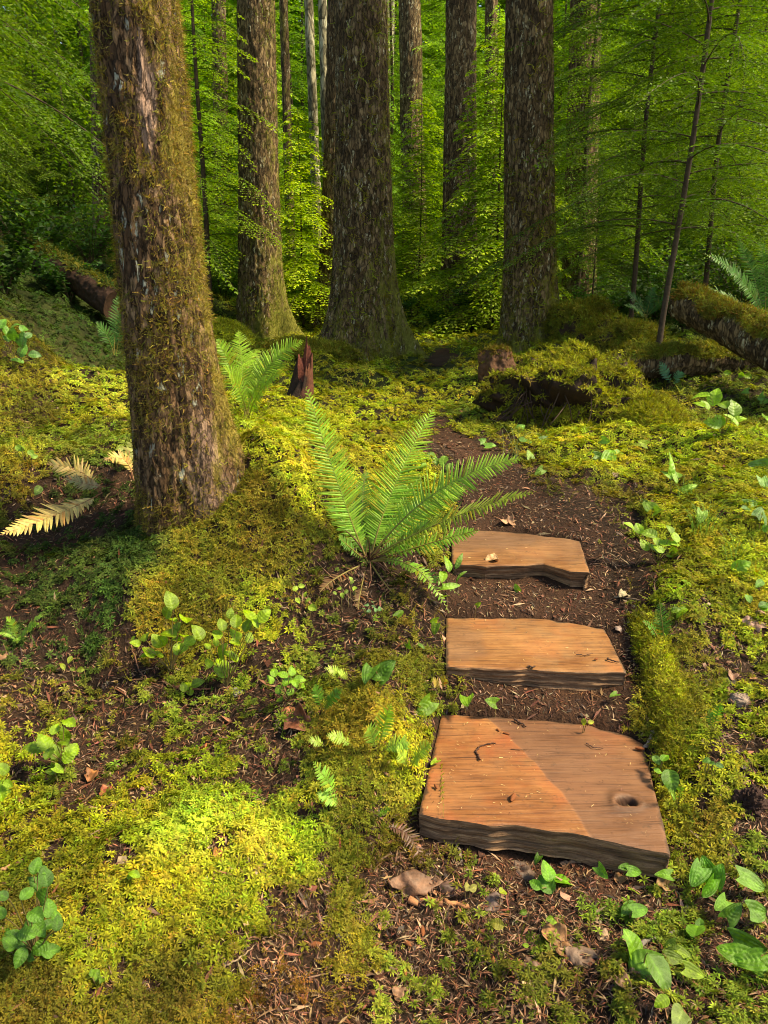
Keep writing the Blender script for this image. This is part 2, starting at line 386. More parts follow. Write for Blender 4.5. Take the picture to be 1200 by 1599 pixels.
def path_line():
    P = []
    for px, py, Y in [(850,1290,1.75),(850,1100,2.15),(830,960,2.75),(815,850,3.3),(800,790,3.72),(755,730,4.45),(705,690,5.0),(680,640,6.2),(680,580,8.5),(695,560,9.4),(690,530,11.5),(640,510,13.5)]:
        P.append(at(px, py, Y)[:2])
    return np.array(P)
PATH = path_line(); PW = np.array([0.26,0.31,0.34,0.32,0.25,0.17,0.16,-0.02,-0.12,0.24,-0.1,-0.3])
def path_d(x, y):
    """distance to the path's edge, negative on the path"""
    p = np.stack([x, y], -1); d = np.full(x.shape, 1e9)
    for i in range(len(PATH) - 1):
        a, b = PATH[i], PATH[i + 1]; e = b - a; t = np.clip(((p - a) @ e) / (e @ e), 0, 1)
        d = np.minimum(d, np.linalg.norm(p - a - t[..., None] * e, axis=-1) - (PW[i] * (1 - t) + PW[i + 1] * t))
    return d
HB = [(570,1140,2.05,.20,.20,.09),(440,850,3.0,.30,.22,.09),(300,940,2.68,.26,.16,.09),(405,740,3.38,.20,.16,.17),(450,780,3.2,.22,.2,.08),(330,870,3.02,.20,.12,.05),(250,890,2.98,.16,.12,.03),(190,930,2.8,.2,.16,.08),(1075,1180,1.95,.14,.22,.06),(1050,960,2.65,.14,.2,.06),
 (170,610,5.6,.5,.4,.16),(60,740,3.9,.4,.3,.14),(600,690,4.6,.4,.3,.08),(760,590,7.4,.5,.5,.12),(560,575,8.3,.7,.4,.03),(1000,690,4.9,.35,.3,.09),(1110,800,3.4,.35,.25,.07),
 (480,560,8.6,.5,.5,.05),(900,560,8.0,.5,.4,.15),(1150,700,4.5,.4,.3,.08),(250,1350,1.6,.35,.25,.04),(350,500,12.3,1.2,.6,.3),(430,640,5.6,.4,.35,.12)]
HBW = [(*at(a, b, c)[:2], d, e, f) for a, b, c, d, e, f in HB]
def H(x, y):
    x = np.atleast_1d(np.asarray(x, float)); y = np.atleast_1d(np.asarray(y, float))
    h = rawh(x, y)
    pd = path_d(x, y); off = smooth(-0.05, 0.35, pd)
    far = smooth(3, 9, y)
    bmp = n2(x, y, 2.3, 3, 2) * (0.035 + 0.07 * far) + n2(x, y, 7.5, 5, 2) * (0.028 + 0.022 * far) + n2(x, y, 17, 9, 2) * 0.011
    h = h + bmp * (0.22 + 0.78 * off)
    for cx, cy, sx, sy, hh in HBW: h = h + hh * np.exp(-((x - cx) / sx) ** 2 - ((y - cy) / sy) ** 2)
    near = (y > 1.2) & (y < 4.2) & (np.abs(x) < 2)
    if near.any():
        xs, ys, hs = x[near], y[near], h[near]
        for s in STEPS:
            sd_ = poly_sd(xs, ys, s['poly'])
            hs = np.minimum(hs, s['z'] - 0.010 + np.maximum(sd_, 0) * 0.8)
            wgt = 1 - smooth(-0.025, 0.006, sd_)
            hs = hs * (1 - wgt) + wgt * np.minimum(hs, s['z'] - s['th'] + 0.012)
        h[near] = hs
    return h
def HN(x, y, e=0.03):
    dx = (H(x + e, y) - H(x - e, y)) / (2 * e); dy = (H(x, y + e) - H(x, y - e)) / (2 * e)
    return nrm(np.stack([-dx, -dy, np.ones_like(dx)], -1))
def gp(px, py, pull=0.0):
    """the point of the ground seen at a photo pixel"""
    d = ray(px, py); t = np.exp(np.linspace(math.log(0.8), math.log(45), 260))
    P = CAM + d * t[:, None]; below = P[:, 2] < H(P[:, 0], P[:, 1])
    k = int(np.argmax(below)) if below.any() else len(t) - 1
    lo, hi = t[max(k - 1, 0)], t[k]
    tt = np.linspace(lo, hi, 24); P = CAM + d * tt[:, None]; b = P[:, 2] < H(P[:, 0], P[:, 1])
    k = int(np.argmax(b)) if b.any() else 23
    p = CAM + d * (tt[k] * (1 - pull)); return p
def h1(x, y): return float(H(np.array([x]), np.array([y]))[0])

# ------------------------------------------------------------------ ground and path sheets
NU, NV = 760, 640
vy = np.exp(np.linspace(math.log(1.4), math.log(150), NU)) - 3.0
us = np.linspace(-1, 1, NV); us = np.sign(us) * (0.45 * np.abs(us) + 1.05 * np.abs(us) ** 3)
YY = np.repeat(vy[:, None], NV, 1); XX = us[None] * (YY + 3.2)
ZZ = H(XX.ravel(), YY.ravel()).reshape(XX.shape)
TV = np.stack([XX, YY, ZZ], -1).reshape(-1, 3)
fc = grid_faces(NU, NV)
tone = 0.8 + 0.5 * smooth(-0.4, 0.6, n2(XX.ravel(), YY.ravel(), 1.7, 21))
# the distant floor is carpeted with dark green moss
farw = smooth(4.5, 10, YY.ravel()); gcol = np.stack([tone * (1 - 0.1 * farw), tone * (1 + 1.6 * farw), tone * (1 - 0.2 * farw)], -1)
g = MB(); g.add(TV, fc, gcol); tag(g.build('ground', M['soil']), kind='structure')
pdv = path_d(XX.ravel(), YY.ravel()) + 0.07 * n2(XX.ravel(), YY.ravel(), 5, 31)
keep = (pdv[fc] < 0).all(1)
used, inv = np.unique(fc[keep], return_inverse=True)
g = MB(); g.add(TV[used] + np.array([0, 0, 0.006]), inv.reshape(-1, 4), np.stack([tone[used]] * 3, -1)); tag(g.build('path', M['path']), kind='structure')

# ------------------------------------------------------------------ moss and litter zones
BR = (0.36, 0.385, 0.028); BP = (0.45, 0.48, 0.05); GO = (0.27, 0.245, 0.028); OL = (0.17, 0.155, 0.020); MI = (0.19, 0.235, 0.028); DK = (0.055, 0.095, 0.018); BN = (0.22, 0.12, 0.02)
ZN = [
 (60,1560,.9,OL),(250,1560,.95,OL),(450,1560,.28,BN),(650,1560,.30,MI),(850,1560,.45,MI),(1100,1560,.5,MI),
 (40,1440,.7,OL),(130,1460,.95,BR),(250,1430,.97,BR),(360,1430,.9,BR),(480,1450,.45,OL),(540,1480,.7,GO),(640,1440,.15,MI),(800,1440,.22,MI),(950,1440,.2,MI),(1150,1420,.3,MI),
 (30,1300,.85,BR),(170,1300,.75,BR),(290,1290,1,BP),(400,1290,.9,BP),(470,1330,.8,BR),(530,1330,.9,GO),(600,1290,.6,GO),(620,1370,.2,BN),(1100,1300,.9,GO),(1180,1320,.3,MI),
 (30,1200,.7,BR),(140,1220,.2,MI),(250,1210,.7,BR),(320,1190,.6,BR),(430,1200,.35,MI),(560,1200,.95,GO),(640,1180,.9,BR),(1090,1200,.9,BR),(1180,1200,.6,BR),
 (50,1100,.40,OL),(200,1100,.30,MI),(200,1150,.32,OL),(330,1130,.3,MI),(430,1100,.5,MI),(480,1040,.6,MI),(560,1100,.95,GO),(620,1060,.6,GO),(1060,1100,.95,GO),(1160,1100,.55,BR),
 (50,1010,.40,DK),(140,1010,.45,DK),(200,1040,.4,OL),(240,950,1,GO),(330,930,1,GO),(420,960,.8,BR),(440,1010,.5,BR),(520,980,.4,MI),(620,990,.6,OL),(1000,1000,.45,OL),(1060,1010,.8,GO),(1160,1010,.75,BR),(1100,1060,.6,GO),(1150,1040,.35,OL),
 (60,900,.60,DK),(150,900,.70,DK),(200,880,.95,DK),(170,950,.75,DK),(330,870,1,GO),(400,860,1,GO),(450,850,1,GO),(480,920,.5,OL),(560,950,.15,DK),(660,960,.4,OL),(950,900,.02,OL),(990,930,.2,OL),(1050,920,.8,BR),(1160,900,.9,BR),
 (80,800,.3,DK),(160,800,.5,DK),(400,770,1,GO),(430,790,1,GO),(470,770,1,BR),(520,790,.9,GO),(920,800,.1,OL),(970,790,.5,OL),(1050,800,.85,BR),(1170,800,.9,BR),
 (30,730,.9,GO),(100,700,.7,MI),(170,680,.6,MI),(430,700,1,BR),(500,700,1,BP),(580,710,1,BR),(640,740,1,BR),(720,720,.05,OL),(790,760,.02,OL),(850,760,.4,OL),(900,720,.8,BR),(1000,710,.95,BR),(1150,710,.9,BR),
 (60,640,.8,OL),(140,640,.95,BR),(180,620,1,BP),(40,600,.9,GO),(430,640,.9,BR),(540,650,.95,BR),(620,650,.9,BR),(660,640,.7,BR),(720,640,.8,MI),(1000,640,.9,GO),(1060,600,.9,MI),(1150,640,.8,MI),
 (120,590,1,BP),(60,560,.9,OL),(500,600,1,BR),(560,600,1,BP),(620,600,.8,BR),(680,610,.9,BR),(740,600,1,BP),(780,580,1,BR),
 (100,520,.9,DK),(60,470,.9,DK),(150,450,.9,DK),(520,560,1,BR),(600,560,.9,BR),(680,580,.05,OL),(720,555,.9,BR),(830,550,1,BR),(920,540,1,MI),(1000,540,.9,MI),(1150,560,.8,MI),
 (450,520,1,BR),(640,530,1,BR),(720,520,1,BR),(800,520,1,BR),(960,510,1,MI),(1100,510,1,DK),(640,495,1,DK),(720,495,1,DK),(380,495,1,MI),
]
ZP = []
for px, py, d_, c_ in ZN:
    p = gp(px, py); ZP.append((p[0], p[1], d_, *c_))
ZP = np.array(ZP); ZQ = ab(ZP[:, 0], ZP[:, 1])
def zone(x, y):
    """moss density and moss colour at a place on the ground"""
    out = np.empty((x.size, 4))
    for s in range(0, x.size, 40000):
        q = ab(x[s:s + 40000], y[s:s + 40000])
        r2 = ((q[:, None] - ZQ[None]) ** 2).sum(-1) + 2e-4
        w_ = 1 / r2 ** 2.2; w_ /= w_.sum(1, keepdims=True); out[s:s + 40000] = w_ @ ZP[:, 2:]
    return out

def star_proto(k, up, seed):
    r = np.random.default_rng(seed); V = []; Fc = []; B = []
    for i in range(k):
        a = i / k * 2 * np.pi + r.uniform(-.3, .3); L = r.uniform(.7, 1.1); wd = r.uniform(.11, .17)
        d = np.array([math.cos(a), math.sin(a), 0]); sdv = np.array([-math.sin(a), math.cos(a), 0]); e = r.uniform(.5, 1.3) * up
        n0 = len(V)
        V += [np.array([0, 0, .1 * up]), d * L * .45 - sdv * wd + [0, 0, e * .45], d * L + [0, 0, e * .45 - .1], d * L * .45 + sdv * wd + [0, 0, e * .45]]
        Fc.append([n0, n0 + 1, n0 + 2, n0 + 3]); B += [.28, .85, 1.45, .85]  # shoot bases painted darker: shade inside the tufts is in the colour
    return np.array(V), np.array(Fc), np.array(B)
def feather_proto(seed):
    """a curved shoot with side leaflets"""
    r = np.random.default_rng(seed); V = []; Fc = []; B = []
    for sh in range(3):
        a0 = r.uniform(0, 6.28); dirv = np.array([math.cos(a0), math.sin(a0), r.uniform(.3, 1.0)]); dirv /= np.linalg.norm(dirv)
        side = nrm(np.cross(dirv, [0, 0, 1])); P = np.zeros(3); curl = r.uniform(-.5, .2)
        for i in range(5):
            P2 = P + dirv * .36; dirv = nrm(dirv + np.array([0, 0, curl * .5]) + r.normal(0, .12, 3))
            for sg in (-1, 1):
                n0 = len(V); q = P + side * sg * r.uniform(.16, .30) * (1 - i * .13) + (P2 - P) * .9
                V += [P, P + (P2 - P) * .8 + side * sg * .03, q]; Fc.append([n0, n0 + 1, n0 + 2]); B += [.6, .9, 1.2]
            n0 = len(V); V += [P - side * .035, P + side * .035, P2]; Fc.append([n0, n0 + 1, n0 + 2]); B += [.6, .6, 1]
            P = P2
    return np.array(V), np.array(Fc), np.array(B)
STARS = [star_proto(8, .55, 1), star_proto(7, .9, 2), star_proto(9, .35, 3), star_proto(6, .7, 4)]
FEATH = [feather_proto(k) for k in range(11, 16)]
def frames(N, nv, r, tilt=.25):
    """random frames with local z near the normals nv"""
    z = nrm(nv + r.normal(0, tilt, (N, 3))); a = r.uniform(0, 2 * np.pi, N)
    t = np.stack([np.cos(a), np.sin(a), np.zeros(N)], -1); x = nrm(np.cross(t, z)); y = np.cross(z, x)
    return np.stack([x, y, z], -1)
def ground_samples(n, ymin, ymax, r, half=0.84):
    n = int(n * 1.27)
    y = np.exp(r.uniform(math.log(ymin + 0.8), math.log(ymax + 0.8), n)) - 0.8
    x = r.uniform(-half, half, n) * (y + 0.7)
    return x, y
def jitter_col(c, r, a=.18, hue=.12):
    N = len(c); return c * (1 + r.normal(0, a, (N, 1))).clip(.35, 1.8) * (1 + r.normal(0, hue, (N, 3)))

mbm = MB(); r = np.random.default_rng(3)
sz_d = lambda y: 0.0128 + 0.0034 * np.maximum(y - 1.2, 0) ** 0.95
for ymin, ymax, n, sm in ((0.75, 2.6, 100000, 1), (2.6, 5.5, 70000, 1), (5.5, 17.0, 70000, 1), (0.75, 3.2, 110000, .55)):
    x, y = ground_samples(n, ymin, ymax, r); n = len(x)
    zz = zone(x, y); dens = zz[:, 0]
    clump = n2(x, y, 9, 41, 2) * .5 + n2(x, y, 26, 43, 2) * .60 * (1 + smooth(3, 1.5, y)) 
    dens = dens + .22 * smooth(3.5, 7, y)
    ok = (dens + clump * (0.50 - 0.15 * smooth(.85, 1, dens)) > 0.62 - .12 * smooth(2.5, 4.5, y) + 0.0 * x)
    pd = path_d(x, y); ok &= (pd + 0.07 * n2(x, y, 5, 31)) > r.uniform(-.02, .10, n) - .03
    ok |= (r.uniform(0, 1, n) < dens * .12) & (pd > .02)
    for s in STEPS: ok &= poly_sd(x, y, s['poly']) > 0.012
    x, y, zz = x[ok], y[ok], zz[ok]; N = len(x)
    nv = HN(x, y); h = H(x, y)
    sc = sz_d(y) * r.uniform(.5, 1.4, N) * sm; gold = smooth(1.03, 1.13, zz[:, 1] / np.maximum(zz[:, 2], 1e-4))
    big = n2(x, y, 3.1, 47, 3)
    hue = n2(x, y, 5.5, 49, 2)[:, None]; col = jitter_col(zz[:, 1:4], r, .25, .10) * (1 + hue * np.array([[.22, .0, .1]])) * (1 + .35 * big[:, None]).clip(.45, 1.5)
    Fm = frames(N, nv, r, .30)
    feath = r.uniform(0, 1, N) < (.12 + .75 * gold)
    loc = np.stack([x, y, h + .002 + sc * r.uniform(0, .9, N)], -1)
    pick = r.integers(0, 4, N); pick2 = r.integers(0, 5, N)
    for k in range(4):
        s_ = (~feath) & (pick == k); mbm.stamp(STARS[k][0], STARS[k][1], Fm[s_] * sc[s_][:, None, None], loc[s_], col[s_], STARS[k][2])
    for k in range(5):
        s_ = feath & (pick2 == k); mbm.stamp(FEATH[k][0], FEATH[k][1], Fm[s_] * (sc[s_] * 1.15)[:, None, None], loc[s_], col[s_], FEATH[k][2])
tag(mbm.build('moss_carpet', M['moss'], smooth=False), 'yellow-green carpet of star-shaped and feathery moss covering the forest floor', 'moss', kind='stuff')

# needles, twiglets and bark crumbs on the soil
mbl = MB(); r = np.random.default_rng(5)
needle = np.array([[-.5, -.05, 0], [0, -.06, .06], [.5, 0, .02], [0, .06, .06]]); nf = np.array([[0, 1, 2, 3]])
crumb = np.array([[-.5, -.3, 0], [.1, -.4, .12], [.5, .1, .05], [-.1, .4, .15]])
LC = np.array([(.17, .060, .03), (.24, .105, .05), (.07, .032, .02), (.24, .14, .075), (.16, .05, .025), (.04, .022, .015), (.32, .21, .12)])
for ymin, ymax, n in ((0.75, 2.6, 135000), (2.6, 6, 80000)):
    x, y = ground_samples(n, ymin, ymax, r); n = len(x); zz = zone(x, y)
    ok = (r.uniform(0, 1, n) > zz[:, 0] * .75)
    for s in STEPS: ok &= poly_sd(x, y, s['poly']) > 0.005
    x, y = x[ok], y[ok]; N = len(x); nv = HN(x, y); h = H(x, y)
    Fm = frames(N, nv, r, .30); L = r.uniform(.006, .024, N) * np.where(r.uniform(0, 1, N) < .04, 2.4, 1) * (1 + .18 * (y - 1)); thin = r.uniform(.5, 1.6, N)
    Fs = Fm * L[:, None, None]; Fs[:, :, 1] *= thin[:, None]
    col = jitter_col(LC[r.integers(0, 7, N)], r, .25, .08)
    loc = np.stack([x, y, h + .009], -1)
    kind = r.uniform(0, 1, N) < .95
    mbl.stamp(needle, nf, Fs[kind], loc[kind], col[kind]); mbl.stamp(crumb, nf, Fs[~kind] * .5, loc[~kind], col[~kind])
tag(mbl.build('forest_litter', M['litter'], smooth=False), 'brown litter of dry needles and bark crumbs on the soil and path', 'litter', kind='stuff')

# ------------------------------------------------------------------ wooden steps
def resample(P, s):
    d = np.concatenate([[0], np.cumsum(np.linalg.norm(np.diff(P, axis=0), axis=1))]); d /= d[-1]
    return np.stack([np.interp(s, d, P[:, k]) for k in range(3)], -1)
def make_step(s, k, label):
    ns, nt_ = 170, 90
    ss = np.linspace(0, 1, ns); B = resample(s['B'], ss); Fr = resample(s['Fr'], ss)
    o3 = np.array([B[:, 0].mean(), Fr[:, 1].mean(), s['z']])
    Fr[:, 1] += 0.005 * vnoise(np.stack([ss * 13, ss * 0 + k, ss * 0], -1), 5) ; B[:, 1] += 0.005 * vnoise(np.stack([ss * 14, ss * 0 + k, ss * 0], -1), 6)
    t = np.linspace(0, 1, nt_)
    P = B[None] * (1 - t[:, None, None]) + Fr[None] * t[:, None, None]       # nt x ns
    edge = np.minimum(np.minimum(ss[None], 1 - ss[None]) * 12, 1) * 1.0
    P[..., 2] += 0.0035 * fbm(np.stack([P[..., 0] * 5, P[..., 1] * 18, P[..., 0] * 0 + k * 5], -1), 3, 8)
    r_e = np.clip((t - .965) / .035, 0, 1)[:, None]; P[..., 2] -= 0.004 * r_e ** 2      # rounded front arris
    r_l = np.clip((.02 - np.minimum(ss, 1 - ss)) / .02, 0, 1)[None]; P[..., 2] -= 0.003 * r_l ** 2
    col = np.zeros((nt_, ns, 3))
    if k == 0:      # knot hole and the slightly lower, greyer brown area right of a diagonal edge
        kc = on_plane(978, 1251, s['z']); dx = (P[..., 0] - kc[0]) / .036; dy = (P[..., 1] - kc[1]) / .028
        rr = np.sqrt(dx ** 2 + dy ** 2) * (1 + .18 * vnoise(np.stack([dx * 1.5, dy * 1.5, dx * 0], -1), 3))
        P[..., 2] -= 0.035 * (1 - smooth(.35, .85, rr)); P[..., 2] += 0.004 * np.exp(-((rr - 1.15) / .3) ** 2)
        kn = 0.92 * (1 - smooth(.6, 1.0, rr)) + .30 * np.exp(-((rr - 1.5) / .35) ** 2)
        k2 = on_plane(862, 1208, s['z']); r2 = np.sqrt(((P[..., 0] - k2[0]) / .035) ** 2 + ((P[..., 1] - k2[1]) / .02) ** 2)
        kn = kn + .32 * np.exp(-(r2 / .8) ** 2)
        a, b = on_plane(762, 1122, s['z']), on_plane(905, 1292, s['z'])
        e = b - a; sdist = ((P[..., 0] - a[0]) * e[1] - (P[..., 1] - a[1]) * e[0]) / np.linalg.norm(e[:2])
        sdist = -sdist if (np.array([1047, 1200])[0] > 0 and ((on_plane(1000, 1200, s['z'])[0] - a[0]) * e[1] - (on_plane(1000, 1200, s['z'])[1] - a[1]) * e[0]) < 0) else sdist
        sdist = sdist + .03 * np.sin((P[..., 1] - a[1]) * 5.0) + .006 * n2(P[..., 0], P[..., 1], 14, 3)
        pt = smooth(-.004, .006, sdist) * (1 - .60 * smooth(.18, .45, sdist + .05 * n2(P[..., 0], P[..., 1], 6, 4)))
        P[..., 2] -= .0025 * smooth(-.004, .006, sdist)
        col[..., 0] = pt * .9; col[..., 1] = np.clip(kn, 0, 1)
    else:
        pt = smooth(.0, .5, n2(P[..., 0], P[..., 1], 4, 6 + k)); col[..., 0] = pt * .6
        if k == 2: col[..., 0] = np.clip(.75 * (1 - t[:, None]) + .4 * pt, 0, .9)
    em_ = np.minimum(np.minimum(ss[None], 1 - ss[None]) * .6, np.minimum(t[:, None] * .45, (1 - t[:, None]) * .9 + .02)); col[..., 2] = .52 * np.exp(-em_ / .022)
    root = empty('wooden_step', o3 - np.array([0, 0, s['th']]), label, 'step', 'cut wooden steps of the path')
    L = lambda V: V - np.array(root.location)
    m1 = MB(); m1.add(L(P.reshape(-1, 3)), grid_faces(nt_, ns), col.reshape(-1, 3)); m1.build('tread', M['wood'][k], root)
    # rough split faces all round
    loop = np.concatenate([P[-1], P[::-1, -1], P[0, ::-1], P[:, 0]]); nl = len(loop); nz = 22
    ctr = loop.mean(0); outd = nrm((loop - ctr) * np.array([1, 1, 0]))
    isf = np.zeros(nl); isf[:ns] = 1
    normal_out = np.zeros((nl, 3)); T = np.gradient(loop, axis=0); normal_out = nrm(np.cross(T, [0, 0, 1.0])); 
    normal_out *= np.sign((normal_out * outd).sum(-1, keepdims=True) + 1e-9)
    V = []
    arc = np.cumsum(np.linalg.norm(np.diff(loop, axis=0, prepend=loop[:1]), axis=1))
    for j in range(nz):
        f = j / (nz - 1); nn = vnoise(np.stack([arc * 9, arc * 0 + f * 9 + k * 3, arc * 0], -1), 4) + .6 * vnoise(np.stack([arc * 40, arc * 0 + f * 22, arc * 0], -1), 7)
        under = (0.022 if k == 2 else 0.006) * math.sin(f * 2.2)
        Vj = loop + normal_out * (0.0006 + (0.0035 * nn[:, None] + .0012 * np.sin(f * 19 + k) - under) * min(1, f * 5)) ; Vj[:, 2] = loop[:, 2] - f * s['th'] * (1 + .12 * vnoise(np.stack([arc * 6, arc * 0 + k, arc * 0], -1), 9) * 1)
        if j == 0: Vj = loop.copy()
        V.append(Vj)
    V = np.array(V); m2 = MB(); m2.add(L(V.reshape(-1, 3)), grid_faces(nz, nl, True)); m2.build('split_side', M['split'], root)
    return root
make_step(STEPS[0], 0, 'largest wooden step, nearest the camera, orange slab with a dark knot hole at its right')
make_step(STEPS[1], 1, 'middle wooden step of three, straight orange tan slab between the nearest and the farthest')
make_step(STEPS[2], 2, 'farthest wooden step, narrow slab with a curved dark front edge beside the large fern')

# ------------------------------------------------------------------ trunks
def bark_disp(P, amp, f=1.0, seed=0):
    q = P * np.array([1, 1, .33]) * f
    r_ = 1 - np.abs(fbm(q * 16, 4, seed)); r2 = fbm(q * 45, 3, seed + 9)
    return amp * ((r_ - .75) * 1.1 + r2 * .35)
def trunk_mesh(base, top, r0, r1, flares=(), hf=.35, ff=.6, seg=120, nz=300, amp=.012, seed=0, moss=None, bare=None, zbias=1.6, sink=.35, f=1.0):
    """base, top: centre line ends; flares: (angle, width, reach) root buttresses"""
    base = np.asarray(base, float); top = np.asarray(top, float); Ht = top[2] - base[2]
    tt = np.linspace(0, 1, nz) ** zbias; z = -sink + (Ht + sink) * tt
    a = np.arange(seg) / seg * 2 * np.pi
    Z, Aa = np.meshgrid(z, a, indexing='ij'); cen = base + (top - base) * (Z / Ht)[..., None]
    rad = r0 + (r1 - r0) * np.clip(Z / Ht, 0, 1)
    ex = np.exp(-np.maximum(Z, -.1) / hf); rad = rad * (1 + ff * .35 * ex)
    for fa, fw, fr in flares:
        da = np.angle(np.exp(1j * (Aa - fa))); rad = rad + r0 * fr * np.exp(-(da / fw) ** 2) * np.exp(-np.maximum(Z, -.25) / (hf * .8))
    low = vnoise(np.stack([np.cos(Aa) * 1.3, np.sin(Aa) * 1.3, Z * .7 + seed], -1), seed + 2); rad = rad * (1 + .05 * low)
    D = np.stack([np.cos(Aa), np.sin(Aa), np.zeros_like(Aa)], -1)
    P = cen + D * rad[..., None]
    P = P + D * bark_disp(P - base + seed * 3, amp, f, seed)[..., None]
    mo = np.zeros(P.shape[:2]) if moss is None else moss(Z, Aa); ba = np.zeros(P.shape[:2]) if bare is None else bare(Z, Aa)
    col = np.stack([mo, ba, np.zeros_like(mo)], -1)
    return P, D, col, Z, Aa
def big_tree(base, top, r0, r1, label, mat='bark', group='large mossy conifer trunks', parts=None, name='conifer_tree', **kw):
    root = empty(name, base, label, 'tree', group)
    P, D, col, Z, Aa = trunk_mesh(base, top, r0, r1, **kw)
    m = MB(); m.add((P - np.asarray(base)).reshape(-1, 3), grid_faces(P.shape[0], P.shape[1], True), col.reshape(-1, 3)); m.build('trunk', M[mat], root)
    return root, P, D, Z, Aa
def trunk_moss(root, base, P, D, Z, n, sel, r, sc=(.008, .02), cols=(OL, GO), protos=None, name='trunk_moss', droop=.6):
    i = r.integers(0, P.shape[0] - 1, n); j = r.integers(0, P.shape[1], n)
    # area weighting: the rows are denser at the foot
    dz = np.abs(Z[i + 1, j] - Z[i, j]); ok = r.uniform(0, dz.max(), n) < dz * 1.0 + .0
    i, j = i[ok], j[ok]; pr = sel(Z[i, j], np.arctan2(D[i, j, 1], D[i, j, 0]), P[i, j]); ok = r.uniform(0, 1, len(i)) < pr; i, j = i[ok], j[ok]
    N = len(i); nv = D[i, j] + np.array([0, 0, -droop]) * r.uniform(0, 1, (N, 1)); loc = P[i, j] - np.asarray(base) - D[i, j] * .003
    z = nrm(nv + r.normal(0, .35, (N, 3))); t = nrm(r.normal(0, 1, (N, 3))); x = nrm(np.cross(t, z)); y = np.cross(z, x)
    Fm = np.stack([x, y, z], -1) * r.uniform(*sc, N)[:, None, None]
    c = np.array(cols)[r.integers(0, len(cols), N)]; c = jitter_col(c, r, .28, .1)
    mb = MB(); pk = r.integers(0, 5, N)
    for k in range(5): s_ = pk == k; mb.stamp(FEATH[k][0], FEATH[k][1], Fm[s_], loc[s_], c[s_], FEATH[k][2])
    if mb.n: mb.build(name, M['moss'], root, smooth=False)
    return N

# the near tree: leans slightly, big root on the right
r = np.random.default_rng(12)
b0 = at(292, 850, 3.28); b0[2] -= .06
zt = 9.0
p_a = at(213, 10, 3.30); lean = (p_a - b0) / (p_a[2] - b0[2]); t0 = b0 + lean * (zt - b0[2])
TOCAM = math.atan2(-b0[1], -b0[0])
def moss_main(Z, Aa):
    side = np.clip(np.cos(Aa - 0.15), 0, 1) ** .7 * .22 + .18 + .08 * np.sin(Aa * 3 + Z * 2)
    return side + .10 * np.exp(-np.maximum(Z, 0) / .5)
def bare_main(Z, Aa):
    c = np.array([math.cos(TOCAM), 0]); da = np.angle(np.exp(1j * (Aa - TOCAM - .05)))
    q = (da / .22) ** 2 + ((Z - 1.90) / .22) ** 2
    lo = (np.angle(np.exp(1j * (Aa - TOCAM - .55))) / .35) ** 2 + ((Z - .42) / .30) ** 2
    nz_ = vnoise(np.stack([Aa * 9, Z * 9, Z * 0], -1), 5)
    return np.clip(.95 * (1 - smooth(.6, 1.2, q + nz_ * .5)) + .55 * (1 - smooth(.4, 1.5, lo + nz_ * .8)), 0, 1)
main_tree, P, D, Z, Aa = big_tree(b0, t0, .190, .070, 'nearest tree, thick leaning trunk covered in curly moss at left of the fern', mat='bark_main', name='conifer_tree', group=None,
    flares=[(0.0, .60, 2.6), (-.75, .30, .55), (-1.9, .35, .25), (2.6, .4, .3), (1.4, .4, .5)], hf=.40, ff=.40, seg=300, nz=900, amp=.011, seed=3, moss=moss_main, bare=bare_main, zbias=1.5, f=1.5)
def sel_main(z, a, p):
    da = np.abs(np.angle(np.exp(1j * (a - TOCAM)))); vis = (da < 1.75)
    nz_ = fbm(p * np.array([7, 7, 4.]), 3, 4)
    right = np.clip(np.cos(a - .1), 0, 1)
    q = (np.angle(np.exp(1j * (a - TOCAM - .05))) / .24) ** 2 + ((z - 1.90) / .24) ** 2
    lo = (np.angle(np.exp(1j * (a - TOCAM - .55))) / .35) ** 2 + ((z - .42) / .30) ** 2
    d = np.clip(.50 + .80 * nz_ + .45 * right + .1 * np.exp(-np.maximum(z, 0) / .4) + 1.2 * right * np.exp(-np.maximum(z, 0) / .35), .03, 1)
    return d * vis * smooth(.5, 1.2, q) * np.maximum(.25 + .75 * smooth(.5, 1.3, lo), smooth(.25, .6, right)) * (z < 2.6)
nn = trunk_moss(main_tree, b0, P, D, Z, 190000, sel_main, r, (.006, .019), (GO, (.46, .36, .08), (.38, .28, .06), (.26, .20, .05), (.16, .11, .035)))

def col_tree(pt, pb, Y, wt, wb, label, mat='bark', top_z=None, group='large mossy conifer trunks', **kw):
    """trunk through two photo pixels: pt = (x, 0 row), pb = base pixel, widths in pixels"""
    b = at(pb[0], pb[1], Y); b[2] = h1(b[0], b[1]) if kw.pop('snap', True) else b[2]
    u = at(pt[0], pt[1], Y)
    d_b = (b - CAM) @ np.array([0, math.cos(PITCH), -math.sin(PITCH)]); d_u = (u - CAM) @ np.array([0, math.cos(PITCH), -math.sin(PITCH)])
    rb = wb / 2 / F * d_b; ru = wt / 2 / F * d_u
    top_z = top_z or u[2] + 6.0
    k = (top_z - b[2]) / (u[2] - b[2]); t = b + (u - b) * k; r1 = max(rb + (ru - rb) * k, ru * .6)
    return big_tree(b, t, rb, r1, label, mat=mat, group=group, **kw), b
low_moss = lambda a0, s=.36: (lambda Z, Aa: .20 + .6 * s * np.exp(-np.maximum(Z, 0) / 1.1) + .14 * np.clip(np.cos(Aa - a0), 0, 1))
r = np.random.default_rng(14)
def far_sel(top, dens=.5):
    def f(z, a, p):
        nz_ = fbm(p * np.array([3, 3, 1.6]), 3, 6)
        return np.clip(dens * np.exp(-np.maximum(z, 0) / top) * 1.3 + .35 * nz_ * .5 + .12 * np.clip(np.cos(a), 0, 1), .01, 1) * (a < .6) * (z < 6)
    return f
